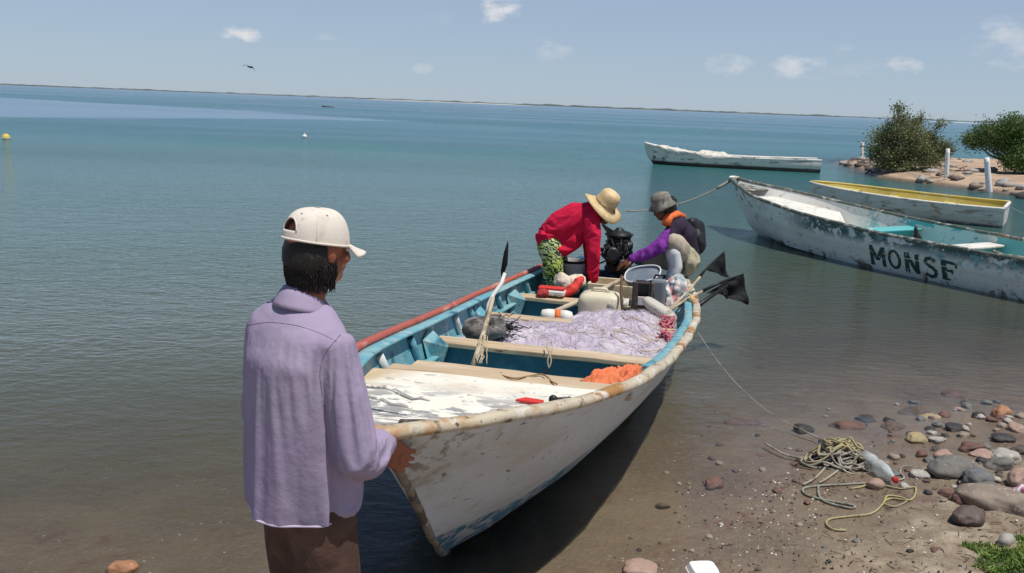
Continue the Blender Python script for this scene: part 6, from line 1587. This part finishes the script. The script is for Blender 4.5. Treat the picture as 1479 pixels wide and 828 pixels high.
for i, (px, py) in enumerate(EDGE * 3):
    px += rr_.uniform(-9, 9); py += rr_.uniform(-3, 3); p = atz(px, py, .05); z = ground(p.x, p.y)
    if z < -.05: continue
    cl = rr_.choice(('pale', 'tan', 'brown', 'pale')); r_ = rr_.uniform(.06, .22)
    mb = MB(); mb.ball((0, 0, 0), (r_ * 1.3, r_, r_ * .6), Matrix.Rotation(i, 3, 'Z'), 12, .5, i + 60, 1.4); o = mb.build('rock', ROCKS[cl], None); o.location = (p.x, p.y, z + r_ * .15); tag(o, labs[cl], 'rock', labs[cl].replace('stone', 'stones'))
mb = MB()
for i in range(14):
    p = atz(1340 + rr_.uniform(-20, 60), 258 + rr_.uniform(-5, 5), .1); p.z = ground(p.x, p.y) + .06; mb.tube(wander(p, p + Vector((rr_.uniform(-.9, .9), rr_.uniform(-.3, .3), rr_.uniform(0, .14))), 7, .2, i), .014, 5)
wt(mb, 'driftwood', mat('bleached_driftwood', (.52, .46, .38), .85), 'bleached driftwood sticks along the front edge of the spit', 'driftwood')
mb = MB(); a_ = at(1262, 244, 33); mb.tube([a_, at(1256, 247, 32.6), at(1250, 251, 32.3)], [.05, .045, .03], 6); mb.tube([a_, at(1258, 252, 32.3)], [.04, .02], 6); wt(mb, 'driftwood', BARK, 'dark forked branch leaning into the water at the left end of the spit', 'driftwood')
p = atz(1477, 287, .0); mb = MB(); mb.ball(p + Vector((.1, 0, .05)), (.30, .16, .14), None, 16, .35, 71, 1.5); wt(mb, 'rock', ROCKS['dark'], 'black rock awash at the right edge beyond the yellow boat', 'rock')
mb = MB(); a_, c_ = at(1459, 299, 17.4), at(1479, 310, 16.9); mb.tube([a_.lerp(c_, t) for t in np.linspace(0, 1.6, 8)], .010, 5); wt(mb, 'mooring_line', ROPEG, 'thin line leaving the stern of the yellow boat', 'rope')

# ------------------------------------------------------------------ far small things
YB = mat('yellow_buoy_plastic', (.62, .48, .08), .5)
p = atz(9, 201, 0); mb = MB(); mb.lathe([(.05, -.08), (.12, -.04), (.15, .04), (.13, .13), (.06, .19), (.02, .20)], p, (0, 0, 1), 16); t = wthing(mb, 'buoy', YB, p, 'yellow buoy floating at the far left', 'buoy')
mb = MB(); mb.lathe([(.153, .03), (.158, .045), (.150, .06)], p, (0, 0, 1), 16, cap=False); sub(mb, 'rim', PWHITE, t)
p = atz(440, 199, 0); mb = MB(); mb.ball(p + Vector((0, 0, .06)), (.12, .12, .10), n=14); mb.tube([p + Vector((0, 0, .12)), p + Vector((0, 0, .22))], .025, 6); wthing(mb, 'buoy', PWHITE, p, 'small white buoy floating left of centre', 'buoy')
p = atz(474, 150.5, 0); p = p * (170 / p.y) if p.y > 170 else p; p = Vector((ray(474, 150.5).x / ray(474, 150.5).y * 170, 170, 0))
mb = MB(); P_ = []
for i in range(13):
    t = -1 + 2 * i / 12; w_ = .7 * (1 - abs(t) ** 2.4); zt_ = .45 + .25 * t * t
    P_.append([p + Vector((t * 1.3, -w_, zt_ * .5)), p + Vector((t * 1.2, -w_ * .6, -.1)), p + Vector((t * 1.2, w_ * .6, -.1)), p + Vector((t * 1.3, w_, zt_ * .5))])
mb.rings(P_); wthing(mb, 'skiff', mat('dark_skiff', (.16, .19, .19), .7), p, 'tiny dark skiff on the water near the horizon', 'boat')
# gull
GUL = mat('dark_gull_feathers', (.06, .06, .065), .8); c = at(361, 97, 60)
mb = MB(); mb.chain([c + Vector((-.16, 0, .02)), c, c + Vector((.14, 0, -.03)), c + Vector((.24, 0, -.05))], [.03, .06, .045, .02], 10)
gu = wthing(mb, 'gull', GUL, c, 'dark gull gliding in the sky above the horizon', 'bird')
for pts, nm in (([(0, .02), (-.15, .10), (-.32, .12), (-.50, .06)], 'wing'), ([(0, .0), (.12, .06), (.24, -.06), (.34, -.26)], 'wing')):
    mb = MB(); P_ = []
    for k, (x, z) in enumerate(pts): w_ = (.10, .09, .06, .008)[k]; P_.append([c + Vector((x, -w_, z)), c + Vector((x, 0, z + .015)), c + Vector((x, w_, z))])
    mb.grid(P_); sub(mb, nm, GUL, gu, solid=.01)
